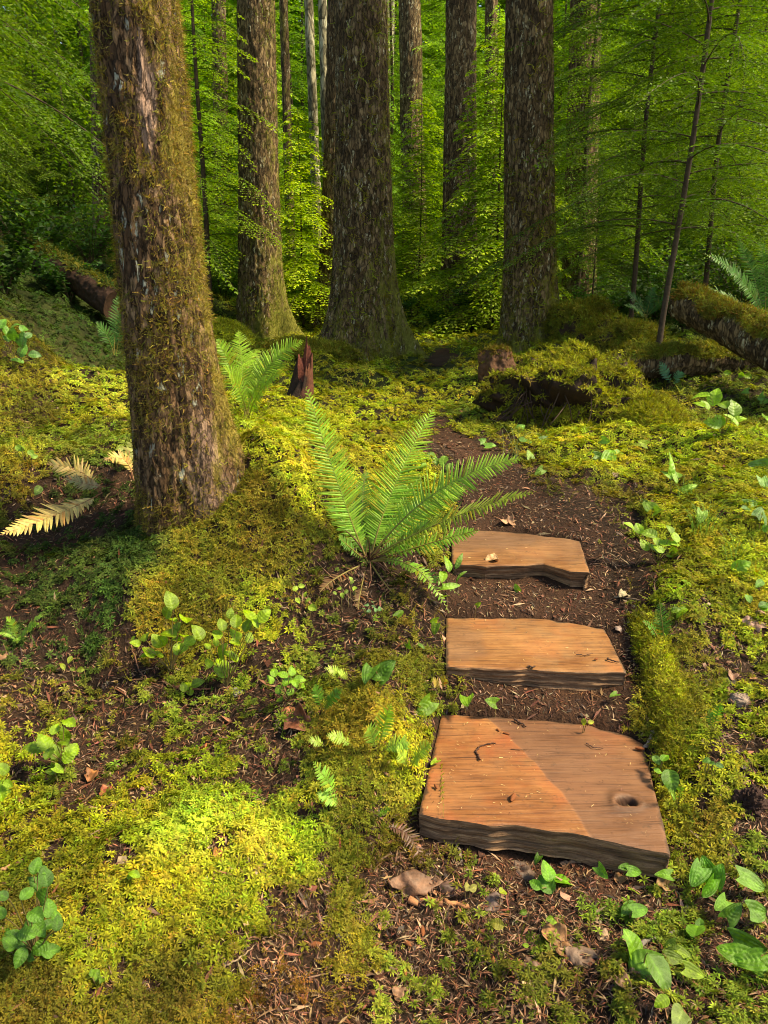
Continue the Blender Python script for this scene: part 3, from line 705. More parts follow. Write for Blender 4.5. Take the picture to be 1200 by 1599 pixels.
(t3, P, D, Z, Aa), bb = col_tree((563, 0), (570, 556), 9.9, 70, 92, 'widest trunk in the middle of the photo with flaring roots beside the path', flares=[(-.35, .20, .95), (-1.5, .22, .25), (3.6, .35, .75), (-.95, .16, .40), (-2.2, .2, .45)], hf=.60, ff=.55, seg=200, nz=420, amp=.022, seed=5, moss=low_moss(0), f=.8)
trunk_moss(t3, bb, P, D, Z, 45000, far_sel(1.0, .75), r, (.02, .045), (OL, GO, BR))
(t7, P, D, Z, Aa), bb = col_tree((827, 0), (827, 545), 9.3, 70, 80, 'grey flaky trunk right of the path behind the small mossy stump', flares=[(-.2, .3, .45), (3.3, .3, .3), (-1.3, .25, .25), (-2.2, .25, .2)], hf=.45, ff=.4, seg=180, nz=400, amp=.018, seed=6, moss=low_moss(.2, .42), f=.8)
trunk_moss(t7, bb, P, D, Z, 50000, far_sel(.9, .6), r, (.02, .045), (OL, GO, BR))
(t2, P, D, Z, Aa), bb = col_tree((400, 0), (408, 518), 11.6, 60, 66, 'dark trunk just right of the nearest tree with a root spreading to the right', flares=[(-.2, .25, .9), (3.2, .3, .15), (-1.2, .3, .3)], hf=.5, ff=.3, seg=150, nz=340, amp=.02, seed=7, moss=low_moss(-.2), f=.8)
trunk_moss(t2, bb, P, D, Z, 36000, far_sel(.7), r, (.02, .05), (OL, MI))
(t6, P, D, Z, Aa), bb = col_tree((721, 0), (716, 488), 14.5, 48, 55, 'dark trunk set back between the widest trunk and the grey flaky one', flares=[(-.2, .3, .5), (3.2, .3, .4)], hf=.6, ff=.4, seg=130, nz=300, amp=.02, seed=8, moss=low_moss(.2, .3), f=.7)
col_tree((530, 0), (520, 500), 12.6, 28, 44, 'dark trunk mostly hidden behind the left edge of the widest trunk', flares=[(3.4, .35, .7)], hf=.6, ff=.3, seg=110, nz=260, amp=.02, seed=9, moss=low_moss(.2, .3), f=.7)
col_tree((640, 0), (650, 470), 19, 34, 40, 'tall trunk further back, right of the pale trunk, its foot hidden in green', hf=.6, ff=.3, seg=110, nz=260, amp=.02, seed=10, moss=low_moss(0, .2), f=.6)
col_tree((604, 0), (592, 468), 22, 26, 30, 'smooth pale grey trunk half hidden by the widest trunk', mat='bark_pale', hf=.5, ff=.2, seg=70, nz=160, amp=.01, seed=11, f=.5, group='slender background trunks')
col_tree((482, 0), (500, 420), 13.8, 14, 15, 'left one of two slim pale trunks between the dark trunks', mat='bark_pale', hf=.4, ff=.2, seg=60, nz=200, amp=.012, seed=12, f=.6, group='slender background trunks')
col_tree((504, 0), (515, 420), 13.6, 14, 15, 'right one of two slim pale trunks close to the widest trunk', mat='bark_pale', hf=.4, ff=.2, seg=60, nz=200, amp=.012, seed=13, f=.6, group='slender background trunks')
col_tree((443, 0), (455, 420), 14.5, 13, 15, 'slim mossy trunk right beside the second dark trunk', hf=.4, ff=.2, seg=60, nz=200, amp=.012, seed=14, moss=lambda Z, A_: .35 + 0 * Z, f=.6, group='slender background trunks')
col_tree((915, 0), (905, 470), 14, 48, 52, 'wide lichened trunk hidden behind branches right of the grey flaky trunk', hf=.5, ff=.3, seg=110, nz=260, amp=.02, seed=15, moss=low_moss(0, .2), f=.6)
col_tree((342, 0), (350, 470), 20, 22, 26, 'dark trunk deep in shade between the nearest tree and the second', hf=.5, ff=.3, seg=70, nz=200, amp=.02, seed=16, f=.6, group='slender background trunks')
col_tree((155, 0), (166, 430), 14, 30, 34, 'shaded trunk behind the left foliage, just left of the nearest tree', hf=.5, ff=.3, seg=80, nz=200, amp=.02, seed=17, moss=low_moss(0, .3), f=.6, group='slender background trunks')
col_tree((768, 0), (765, 465), 19, 20, 24, 'thin trunk glimpsed between the two right-hand trunks', hf=.5, ff=.3, seg=70, nz=200, amp=.02, seed=18, f=.6, group='slender background trunks')

# ------------------------------------------------------------------ young conifers with needle sprays
def crown_tree(seed, Ht, z0, L0, nb, leaf=.035, step=.035, droop=.45, taper=.8, trunk_r=.03, bl_step=.07, rise=.25, col=(.070, .14, .018), tip=(.21, .31, .03), width_k=.45):
    """returns (wood MB, crown MB) of one young conifer with its foot at the origin"""
    r = np.random.default_rng(seed); wood = MB(); crown = MB()
    nP = 24; zz = np.linspace(0, Ht, nP); wob = np.stack([.02 * Ht * .15 * np.sin(zz * 1.7 + seed), .02 * Ht * .15 * np.cos(zz * 1.3 + seed), zz], -1)
    wob[:, 2] = zz; wob[0, 2] = -.15
    tube(wood, wob, np.linspace(trunk_r, trunk_r * .15, nP), 8, (.07, .045, .03))
    ps = []; ds = []; zs = []; sc = []; cl = []
    for i in range(nb):
        f = (i + r.uniform(0, 1)) / nb; zb = z0 + (Ht - z0) * f ** .9; az = i * 2.399 + r.uniform(-.5, .5)
        L = L0 * (1 - f) ** taper * r.uniform(.7, 1.15) + .12
        rs, dr = rise + r.uniform(-.12, .12), droop + r.uniform(-.12, .15)
        n = max(6, int(L / .06)); s = np.linspace(0, 1, n); out = np.array([math.cos(az), math.sin(az), 0]); side0 = np.array([-math.sin(az), math.cos(az), 0])
        bend = r.uniform(-.32, .32)
        c0 = np.array([np.interp(zb, zz, wob[:, 0]), np.interp(zb, zz, wob[:, 1]), zb])
        P = c0 + s[:, None] * L * out + (bend * L * s ** 2)[:, None] * side0 + np.stack([0 * s, 0 * s, L * (rs * s - dr * s * s)], -1)
        tube(wood, P[::2] if n > 8 else P, np.linspace(.0042 * L + .0012, .0008, len(P[::2] if n > 8 else P)), 4, (.07, .045, .03))
        T = nrm(np.gradient(P, axis=0))
        nbl = max(4, int(L * .9 / bl_step)); sl_ = np.linspace(.05, .98, nbl)
        for q, s1 in enumerate(sl_):
            for sg in (-1, 1):
                p0 = np.array([np.interp(s1, s, P[:, k]) for k in range(3)]); t0_ = nrm(np.array([np.interp(s1, s, T[:, k]) for k in range(3)]))
                sd_ = nrm(np.cross(t0_, [0, 0, 1])) * sg
                bl = (width_k * L * (1 - s1) ** .75 + .05) * (1 if s1 > .25 else s1 / .4 + .35) * r.uniform(.6, 1.15)
                dirv = nrm(t0_ * .75 + sd_ * .8 + np.array([0, 0, r.uniform(-.32, .05)]))
                m = max(2, int(bl / step)); u = (np.arange(m) + .5) / m
                pp = p0 + dirv * (u * bl)[:, None] + np.stack([0 * u, 0 * u, -.20 * bl * u ** 2], -1)
                ns_ = nrm(np.cross(dirv, [0, 0, 1]))
                for sg2 in (-1, 1):
                    dd = nrm(dirv[None] * .8 + ns_[None] * sg2 * .75 + r.normal(0, .18, (m, 3)))
                    ps.append(pp); ds.append(dd); zs.append(nrm(np.array([0, 0, 1.0]) + r.normal(0, .35, (m, 3))))
                    sc.append(leaf * r.uniform(.7, 1.2, m) * (1.15 - .35 * u)); cl.append(np.clip(.35 * s1 + .65 * u ** 1.5 + r.normal(0, .15, m), 0, 1))
                ps.append(pp[-1:]); ds.append(dirv[None]); zs.append(np.array([[0, 0, 1.0]])); sc.append(np.array([leaf * 1.1])); cl.append(np.array([1.0]))
    ps = np.concatenate(ps); ds = np.concatenate(ds); zs = np.concatenate(zs); sc = np.concatenate(sc); cl = np.concatenate(cl)
    x = nrm(np.cross(ds, zs)); z = np.cross(x, ds)
    lp = np.array([[0, 0, 0], [.25, .45, .03], [0, 1, -.06], [-.25, .45, .03]])
    cc = np.array(col) + (np.array(tip) - np.array(col)) * cl[:, None]; cc = jitter_col(cc, r, .15, .06)
    crown.stamp(lp, np.array([[0, 1, 2, 3]]), np.stack([x, ds, z], -1) * sc[:, None, None], ps, cc)
    return wood.mesh('conifer_trunk', M['twig']), crown.mesh('conifer_crown', M['needle'], smooth=False)
YC = {}
def young(kind, loc, sc, rz, label, tint=(1, 1, 1), group='young conifers of the understorey', lean=(0, 0), name='young_conifer'):
    t, c = YC[kind]
    root = empty(name, loc, label, 'tree', group, rz); root.scale = (sc, sc, sc); root.rotation_euler = (lean[0], lean[1], rz)
    for nme, me in (('trunk', t), ('crown', c)):
        o = bpy.data.objects.new(nme, me); C.objects.link(o); o.parent = root; o.color = (*tint, 1)
    return root
YC['broad'] = crown_tree(1, 5.0, .25, 1.5, 95, droop=.55, leaf=.045, step=.042)
YC['tall'] = crown_tree(2, 7.0, .9, 1.6, 105, droop=.6, trunk_r=.05, leaf=.045, step=.042)
YC['dense'] = crown_tree(7, 3.4, .1, 1.15, 120, droop=.55, leaf=.055, step=.045, bl_step=.055, trunk_r=.02, width_k=.5, col=(.11, .19, .025), tip=(.22, .32, .035))
YC['small'] = crown_tree(3, 2.8, .1, 1.0, 70, droop=.35, trunk_r=.018, leaf=.04, step=.04)
YC['layered'] = crown_tree(4, 8.5, 1.2, 1.9, 110, droop=.45, rise=.22, trunk_r=.034, leaf=.030, step=.028, bl_step=.06, width_k=.42)
YC['layered2'] = crown_tree(5, 8.0, 1.0, 1.7, 100, droop=.48, rise=.25, trunk_r=.027, leaf=.030, step=.028, bl_step=.06, width_k=.42)
YC['weeping'] = crown_tree(6, 7.5, 1.5, 2.0, 110, droop=.75, rise=.2, trunk_r=.06, leaf=.036, step=.030, bl_step=.075, width_k=.46)
def gY(px, Y):
    x = (px - 600) / F * (Y / math.cos(PITCH)) ; x = at(px, 470, Y)[0]; return np.array([x, Y, h1(x, Y)])
YEL = (1.5, 1.35, .9); GRN = (.72, .76, .8); DKG = (.42, .48, .5); BRT = (2.3, 1.9, 1.1)  # tints carry light and shade too: brighter in the middle, darker at the sides
TL = [  # kind, px, depth, scale, label, tint
 ('weeping', -120, 5.6, 1.0, 'drooping dark green conifer filling the upper left corner beside the nearest tree', GRN),
 ('weeping', -70, 8.4, 1.25, 'drooping conifer behind the one in the upper left corner, over the dark slope', GRN),
 ('tall', 330, 11.5, .9, 'bright green conifer seen between the nearest tree and the second trunk', YEL),
 ('broad', 250, 13.5, 1.0, 'green conifer standing right behind the nearest tree', GRN),
 ('dense', 474, 12.6, .95, 'small brilliantly sunlit yellow-green conifer between the two dark trunks', BRT),  # bright tint puts the sunlight on this sapling into its colour
 ('dense', 655, 15.0, 1.15, 'mid green conifer between the widest trunk and the trunk set back', YEL),
 ('dense', 772, 12.4, 1.3, 'bright green conifer whose branches reach across the trunk set back', YEL),
 ('layered', 985, 9.4, 1.0, 'layered young conifer with a thin dark stem, left of the leaning one', GRN),
 ('layered2', 1040, 7.7, 1.12, 'young conifer with a thin leaning stem standing behind the end of the mossy log', GRN),
 ('layered', 1096, 9.2, .95, 'young conifer with a slim dark stem above the sword fern at right', (.95, .95, .7)),
 ('small', 925, 10.6, .85, 'low young conifer with a stick-thin stem beside the mossy hummock', DKG),
 ('broad', 1190, 11.5, 1.05, 'yellow-green conifer at the right edge behind the thin stems', (1.25, 1.1, .8)),
 ('tall', 900, 13.0, .95, 'green conifer covering the lichened trunk right of the grey flaky one', (1.0, 1.0, .8)),
]
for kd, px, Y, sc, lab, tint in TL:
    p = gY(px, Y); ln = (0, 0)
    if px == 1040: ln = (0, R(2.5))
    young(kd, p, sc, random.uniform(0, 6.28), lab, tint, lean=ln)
# rows of conifers deeper in the forest
r = np.random.default_rng(21); kinds = ['broad', 'tall', 'broad', 'tall', 'layered', 'small']
k = 0
for Y, n, s0 in ((16.5, 15, 1.0), (20.0, 18, 1.3), (24.0, 22, 1.7)):
    for i in range(n):
        px = -160 + 1520 * (i + r.uniform(.1, .9)) / n
        if Y < 18 and (440 < px < 530): continue
        p = gY(px, Y + r.uniform(-1.4, 1.4)); side = 'left of the nearest tree' if px < 200 else ('between the large trunks' if px < 860 else 'behind the thin stems at right')
        tint = np.array((1, 1, 1)) * r.uniform(.45, 1.2) * (2.0 if 260 < px < 860 else .9) * np.array((r.uniform(.85, 1.15), 1, 1.3))  # glow between the large trunks painted in by a brighter tint there
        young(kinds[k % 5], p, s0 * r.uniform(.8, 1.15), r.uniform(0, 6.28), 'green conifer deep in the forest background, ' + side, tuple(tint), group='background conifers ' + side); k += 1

# far wood: one mass of conifers
mb = MB(); r = np.random.default_rng(22)
def get_mesh(me):
    V = np.empty(len(me.vertices) * 3, np.float32); me.vertices.foreach_get('co', V)
    Cc = np.empty(len(me.vertices) * 4, np.float32); me.attributes['col'].data.foreach_get('color', Cc)
    return V.reshape(-1, 3), Cc.reshape(-1, 4)[:, :3]
fm_w, fm = crown_tree(9, 12.0, .2, 3.4, 80, leaf=.20, step=.17, bl_step=.22, droop=.5, trunk_r=.12)
fV, fC = get_mesh(fm); fF = np.arange(len(fV)).reshape(-1, 4)
wV, wC = get_mesh(fm_w)
for i in range(210):
    Y = r.uniform(27, 50); x = r.uniform(-.95, .95) * Y; a = r.uniform(0, 6.28); s = r.uniform(.9, 1.9)
    Rm = np.array([[math.cos(a), -math.sin(a), 0], [math.sin(a), math.cos(a), 0], [0, 0, 1.0]]) * s
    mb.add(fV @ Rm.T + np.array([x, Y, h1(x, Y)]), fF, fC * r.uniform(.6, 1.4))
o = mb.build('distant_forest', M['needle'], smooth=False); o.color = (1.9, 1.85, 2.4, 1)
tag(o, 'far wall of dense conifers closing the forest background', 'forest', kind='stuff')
bpy.data.meshes.remove(fm); bpy.data.meshes.remove(fm_w)

# ------------------------------------------------------------------ stumps, logs, stones
def blob(rx, ry, rz, seed, nu=70, nv=120, amp=.16, f=1.6, flat=0.0, cave=None):
    th = np.linspace(0.0, math.pi * .78, nu); ph = np.arange(nv) / nv * 2 * np.pi
    T_, P_ = np.meshgrid(th, ph, indexing='ij')
    D = np.stack([np.sin(T_) * np.cos(P_), np.sin(T_) * np.sin(P_), np.cos(T_)], -1)
    k = 1 + amp * fbm(D * f + seed, 4, seed) + .25 * amp * fbm(D * f * 6 + seed, 3, seed + 4)
    if flat: D = D * np.array([1, 1, 1]); 
    P = D * k[..., None]
    if flat: P[..., 2] = np.minimum(P[..., 2], flat + .05 * fbm(D * 6, 3, seed))
    if cave is not None:
        for (cx, cy, cz), cr, dep in cave:
            dd = np.linalg.norm(P - np.array([cx, cy, cz]), axis=-1); P = P - D * (dep * np.exp(-(dd / cr) ** 2))[..., None]
    P = P * np.array([rx, ry, rz]); N_ = np.cross(np.gradient(P, axis=1), np.gradient(P, axis=0)); N_ = nrm(N_)
    N_ = N_ * np.sign((N_ * D).sum(-1, keepdims=True) + 1e-9)
    return P, N_
def cover(root, P, N_, n, r, sz, cols, thr=.25, nsc=4, name='moss_cover', dens=1.0):
    i = r.integers(0, P.shape[0], n); j = r.integers(0, P.shape[1], n); nv = N_[i, j]; p = P[i, j]
    ok = (nv[:, 2] + .35 * fbm(p * nsc, 3, 7) > thr) & (r.uniform(0, 1, n) < dens); nv, p = nv[ok], p[ok]; N = len(p)
    if N == 0: return
    Fm = frames(N, nv, r, .45) * (sz * r.uniform(.6, 1.4, N))[:, None, None]
    big = fbm(p * 6, 2, 3); c = np.array(cols)[r.integers(0, len(cols), N)]; c = jitter_col(c, r, .22, .08) * (1 + .4 * big[:, None]).clip(.5, 1.5)
    mb = MB(); pk = r.integers(0, 9, N)
    for k in range(9):
        pr = STARS[k] if k < 4 else FEATH[k - 4]; s_ = pk == k; mb.stamp(pr[0], pr[1], Fm[s_], p[s_], c[s_], pr[2])
    mb.build(name, M['moss'], root, smooth=False)
def blob_thing(name, label, cat, px, py, Y, rx, ry, rz, seed, col, n=9000, sz=.03, cols=(BR, GO, OL), thr=.2, group=None, part='body', up=0.0, mat='rot', **kw):
    p = at(px, py, Y); p[2] = h1(p[0], p[1]) + up
    root = empty(name, p, label, cat, group); P, N_ = blob(rx, ry, rz, seed, **kw)
    m = MB(); sh = 1 + .35 * fbm(P * 9, 3, seed); m.add(P.reshape(-1, 3), grid_faces(P.shape[0], P.shape[1], True), (np.array(col) * sh[..., None]).reshape(-1, 3)); m.build(part, M[mat], root)
    r = np.random.default_rng(seed + 50)
    if n: cover(root, P, N_, n, r, sz, cols, thr)
    return root, p
r = np.random.default_rng(33)
rw, rp = blob_thing('mossy_stump', 'big decayed mossy stump with a dark hollow and hanging roots right of the path', 'stump', 895, 640, 5.5, .62, .42, .40, 14, (.030, .015, .009), n=34000, sz=.026,
    cols=(BR, GO, OL, BR), thr=.30, amp=.34, f=2.6, cave=[((-.75, -.75, .15), .55, .45), ((-.2, -1, .1), .35, .2)])
m = MB()
for i in range(18):
    a = r.uniform(-2.9, -1.5); q = np.array([math.cos(a) * .44, math.sin(a) * .33, r.uniform(.10, .26)]); e = q + np.array([r.uniform(-.25, .12), r.uniform(-.12, .03), -q[2] - .02])
    tube(m, bez(q, (q + e) / 2 + r.normal(0, .06, 3) - [0, .06, 0], e, 10), np.linspace(.005, .002, 10), 5, (.055, .03, .02))
m.build('root', M['twig'], rw)
blob_thing('mossy_stump', 'rounded hummock of yellow moss on rotten wood just right of the big decayed stump', 'stump', 1010, 655, 5.1, .26, .22, .17, 6, (.07, .04, .02), n=12000, sz=.024, cols=(BR, GO), thr=.0, amp=.2)
blob_thing('mossy_stump', 'mossy decayed mound against the right foot of the grey flaky trunk', 'stump', 920, 520, 8.9, .48, .4, .5, 8, (.06, .035, .02), n=16000, sz=.040, cols=(MI, OL, GO), thr=.05, amp=.3)
blob_thing('mossy_stump', 'low mossy mound in front of the shaded mound near the lying log', 'stump', 985, 535, 8.0, .35, .3, .26, 9, (.06, .035, .02), n=9000, sz=.036, cols=(MI, OL, GO), thr=.05, amp=.3)
blob_thing('mossy_stump', 'small flat-topped brown stump with a mossy cap beside the path', 'stump', 776, 580, 7.1, .18, .16, .27, 12, (.12, .055, .028), n=2000, sz=.024, cols=(GO, OL, BN), thr=.62, amp=.16, f=2.2, flat=.78, up=.07)
blob_thing('mossy_mound', 'bright mossy bump behind the left fern at the foot of the second trunk', 'mound', 352, 510, 9.5, .36, .3, .24, 17, (.06, .035, .02), n=9000, sz=.040, cols=(BR, MI), thr=-.1, amp=.2)
blob_thing('mossy_mound', 'moss-covered root heap at the left foot of the widest trunk', 'mound', 470, 545, 9.1, .60, .40, .15, 18, (.07, .04, .02), n=16000, sz=.040, cols=(OL, GO, MI), thr=.0, amp=.35)
blob_thing('rotten_stub', 'dark wet chunk of rotten wood at the right edge below the nearest step', 'wood', 1160, 1305, 1.72, .045, .04, .05, 19, (.035, .016, .012), n=0, amp=.4, f=2.5)
blob_thing('stone', 'speckled pinkish stone lying in the moss right of the middle step', 'stone', 1158, 1092, 2.12, .036, .026, .026, 20, (.38, .27, .21), n=0, amp=.2, f=2, mat='stone')
blob_thing('stone', 'small grey stone beside the broad-leaved seedlings left of the fern', 'stone', 370, 1088, 2.30, .026, .02, .018, 21, (.25, .22, .19), n=0, amp=.3, f=2, mat='stone')

# broken red snag
p = at(465, 622, 6.4); p[2] = h1(p[0], p[1]); root = empty('broken_snag', p, 'dark broken snag with raw red wood beside the left fern', 'stump')
nz, sg = 60, 60; zz = np.linspace(-.1, 1, nz); aa = np.arange(sg) / sg * 2 * np.pi; Zs, As = np.meshgrid(zz, aa, indexing='ij')
hh = .34 + .13 * np.cos(As - 1.2) + .10 * vnoise(np.stack([np.cos(As) * 3, np.sin(As) * 3, As * 0], -1), 3); rd = (.095 - .045 * np.clip(Zs, 0, 1)) * (1 + .28 * fbm(np.stack([np.cos(As) * 2.5, np.sin(As) * 2.5, Zs * .5], -1), 3, 5)) * np.where(Zs < .1, 1.35 - 2 * np.clip(Zs, 0, .1), 1.12)
P = np.stack([np.cos(As) * rd + .07 * np.clip(Zs, 0, 1), np.sin(As) * rd, Zs * hh], -1)
red = smooth(-.2, .5, np.cos(As - .1) - .25 + .7 * vnoise(P * 20, 3))[..., None] * np.array([.11, .034, .018]) * .9 + np.array([.028, .014, .01])
m = MB(); m.add(P.reshape(-1, 3), grid_faces(nz, sg, True), red.reshape(-1, 3)); m.add(np.concatenate([P[-1], P[-1].mean(0)[None] - [0, 0, .1]]), np.stack([np.arange(sg), (np.arange(sg) + 1) % sg, np.full(sg, sg)], -1), (.15, .04, .025)); m.build('broken_wood', M['rot'], root)

def log(name, label, A_, B_, ra, rb, seed, n=14000, cols=(OL, GO, BR, MI), sz=.028, thr=.1, broken=False, group=None, mat='bark'):
    A_ = np.asarray(A_); B_ = np.asarray(B_); L = np.linalg.norm(B_ - A_); ns, sg = int(max(50, L / .02)), 90
    T_ = nrm(B_ - A_); X_ = nrm(np.cross(T_, [0, 0, 1])); Y_ = np.cross(X_, T_)
    s_, a_ = np.meshgrid(np.linspace(0, 1, ns), np.arange(sg) / sg * 2 * np.pi, indexing='ij')
    D = np.cos(a_)[..., None] * X_ + np.sin(a_)[..., None] * Y_; rr = (ra + (rb - ra) * s_) * (1 + .10 * vnoise(np.stack([np.cos(a_), np.sin(a_), s_ * L * 2 + seed], -1), seed))
    cen = A_ + (B_ - A_) * s_[..., None]; off = .18 * L * 0
    q = np.stack([np.cos(a_) * ra, np.sin(a_) * ra, s_ * L * .6], -1); rr = rr + .014 * (1 - np.abs(fbm(q * 14, 3, seed))) + .008 * fbm(q * 40, 2, seed)
    end = .06 * fbm(np.stack([np.cos(a_) * 2, np.sin(a_) * 2, a_ * 0 + seed], -1), 3, seed) * (s_ < .02)
    P = cen + D * rr[..., None] + T_ * end[..., None]; mo = np.clip(.18 + .45 * D[..., 2], 0, 1); col = np.stack([mo, 0 * mo, 0 * mo], -1)
    root = empty(name, A_, label, 'log', group); m = MB(); m.add((P - A_).reshape(-1, 3), grid_faces(ns, sg, True), col.reshape(-1, 3) if mat == 'bark' else (.055, .026, .016)); m.build('trunk', M[mat], root)
    m = MB()
    for e, P0 in ((0, P[0]), (1, P[-1])):
        c = P0.mean(0); k_ = 6; V = [c + (P0 - c) * (f) + (T_ * (.05 * (1 - f) + .012 * fbm(P0 * 30 * f, 2, 3)[:, None]) if e == 0 else -T_ * .03 * (1 - f)) for f in (1, .8, .6, .4, .2, .02)]
        m.add((np.array(V) - A_).reshape(-1, 3), grid_faces(k_, sg, True), (.07, .035, .02))
    m.build('end_wood', M['rot'], root)
    cover(root, P - A_, nrm(D), n, np.random.default_rng(seed), sz, cols, thr)
    return root
log('fallen_log', 'thick mossy fallen log slanting down to the right edge of the photo', at(1070, 474, 6.9), at(1070, 474, 6.9) + (at(1330, 600, 5.3) - at(1070, 474, 6.9)) * 1.8, .150, .21, 3, n=30000, thr=.42, cols=(OL, GO, MI, BN))
pa = at(972, 568, 6.7); pb = at(1225, 556, 6.9); log('fallen_log', 'dark fallen log lying flat under the end of the thick slanting one', pa, pb, .125, .14, 5, n=12000, cols=(OL, MI, GO), thr=.45)
pa = at(40, 385, 10.0); pb = at(185, 478, 8.6); log('fallen_log', 'reddish dark log lying on the shaded slope left of the nearest tree', pa, pb, .13, .17, 7, n=5000, cols=(DK, OL), thr=.80, sz=.04, mat='rot')
pa = gp(1010, 965); pb = gp(1072, 1200); log('mossy_log', 'low log sunk in golden moss along the right side of the steps', pa - [0, 0, .03], pb - [0, 0, .035], .048, .040, 9, n=9000, cols=(GO, BR, OL, BR), thr=.0, sz=.015)

# ------------------------------------------------------------------ ferns
st = np.array([0, .12, .35, .65, .88, 1.0]); wd = np.array([.16, .135, .13, .10, .05, .004])
PIN_V = np.concatenate([np.stack([-wd, st, -.10 * st ** 2], -1), np.stack([0 * wd, st, .035 - .10 * st ** 2], -1), np.stack([wd, st, -.10 * st ** 2], -1)])
PIN_V[12, 1] += .16 * 0; PIN_V[12, 0] *= 1.5
PIN_F = np.array([[a + i, a + i + 6, a + i + 7, a + i + 1] for a in (0, 6) for i in range(5)])
PIN_B = np.concatenate([np.ones(6), np.full(6, .82), np.ones(6)])
def frond(root, p0, p1, p2, wid, npair, col, r, normal=None, stem=(.30, .24, .07), start=.14, peak=.34, lean=.30, srad=.0035, name='frond', fat=.62, vary=.12, gaps=0.0, mat='fern', twist=.16, tipc=1.12):
    n = 40; P = bez(np.asarray(p0, float), np.asarray(p1, float), np.asarray(p2, float), n); T_ = nrm(np.gradient(P, axis=0))
    if normal is None: normal = nrm(CAM - P[n // 2]) * .8 + np.array([0, 0, .55])
    X_ = nrm(np.cross(T_, np.asarray(normal, float))); Z_ = np.cross(X_, T_); o = root.location
    m = MB(); tube(m, P - np.array(o), np.linspace(srad, srad * .25, n), 5, stem)
    s = start + (1 - start) * (np.arange(npair) + .5) / npair; Lt = np.linalg.norm(np.diff(P, axis=0), axis=1).sum()
    torn = r.uniform(0, 1, 3)
    u = (s - start) / (1 - start); prof = np.minimum((u / peak) ** .6, 1) * np.clip(1 - ((u - peak) / (1.0 - peak)).clip(0, 1) ** 2.3, 0, 1) * .95 + .05
    for sg in (-1, 1):
        ss = np.clip(s + sg * .25 / npair, 0, 1); g_ = lambda A_: np.stack([np.interp(ss * (n - 1), np.arange(n), A_[:, k]) for k in range(3)], -1)
        p, t, x, z = g_(P), nrm(g_(T_)), g_(X_), g_(Z_)
        ln = lean + .35 * u + r.normal(0, .05, npair); d = nrm(x * sg * np.cos(ln)[:, None] + t * np.sin(ln)[:, None] + z * (.10 + r.normal(0, .10, (npair, 1))))
        xx = nrm(np.cross(d, z + t * r.normal(.10 * 1, twist, (npair, 1)))); zz = np.cross(xx, d)
        L = wid * prof * r.uniform(.88, 1.08, npair); k = (r.uniform(0, 1, npair) >= gaps + .02); L = L * np.where(r.uniform(0, 1, npair) < .06, .55, 1)
        wsc = np.minimum(fat * Lt * (1 - start) / npair / .27 * 1.0, L * 1.5) * 1.0
        Rm = np.stack([xx * wsc[:, None], d * L[:, None], zz * L[:, None]], -1)
        c = np.tile(np.array(col), (npair, 1)) * (1 + (tipc - 1) * u[:, None]); c = jitter_col(c, r, vary, .05); br = r.uniform(0, 1, npair) < .04; c[br] = c[br] * np.array([1.2, .75, .6])
        m.stamp(PIN_V, PIN_F, Rm[k], (p - np.array(o))[k], c[k], PIN_B)
    return m.build(name, M[mat], root)
def fern(label, base, fronds, col, r, group=None, npair=34, name='sword_fern', wid=.085, cat='fern', **kw):
    b = at(*base); b[2] = max(h1(b[0], b[1]), b[2] - .05); root = empty(name, b, label, cat, group); tb = np.array(root.location)
    for f in fronds:
        c_, t_ = at(*f[0]), at(*f[1]); k2 = dict(kw)
        if len(f) > 3: k2.update(f[3])
        j = r.normal(0, .012, 3); j[2] = 0
        frond(root, k2.pop('p0', tb + j), c_, t_, f[2] if len(f) > 2 and f[2] else wid, k2.pop('npair', npair), k2.pop('col', col), r, **k2)
    return root
r = np.random.default_rng(61)
FG = (.27, .47, .05)
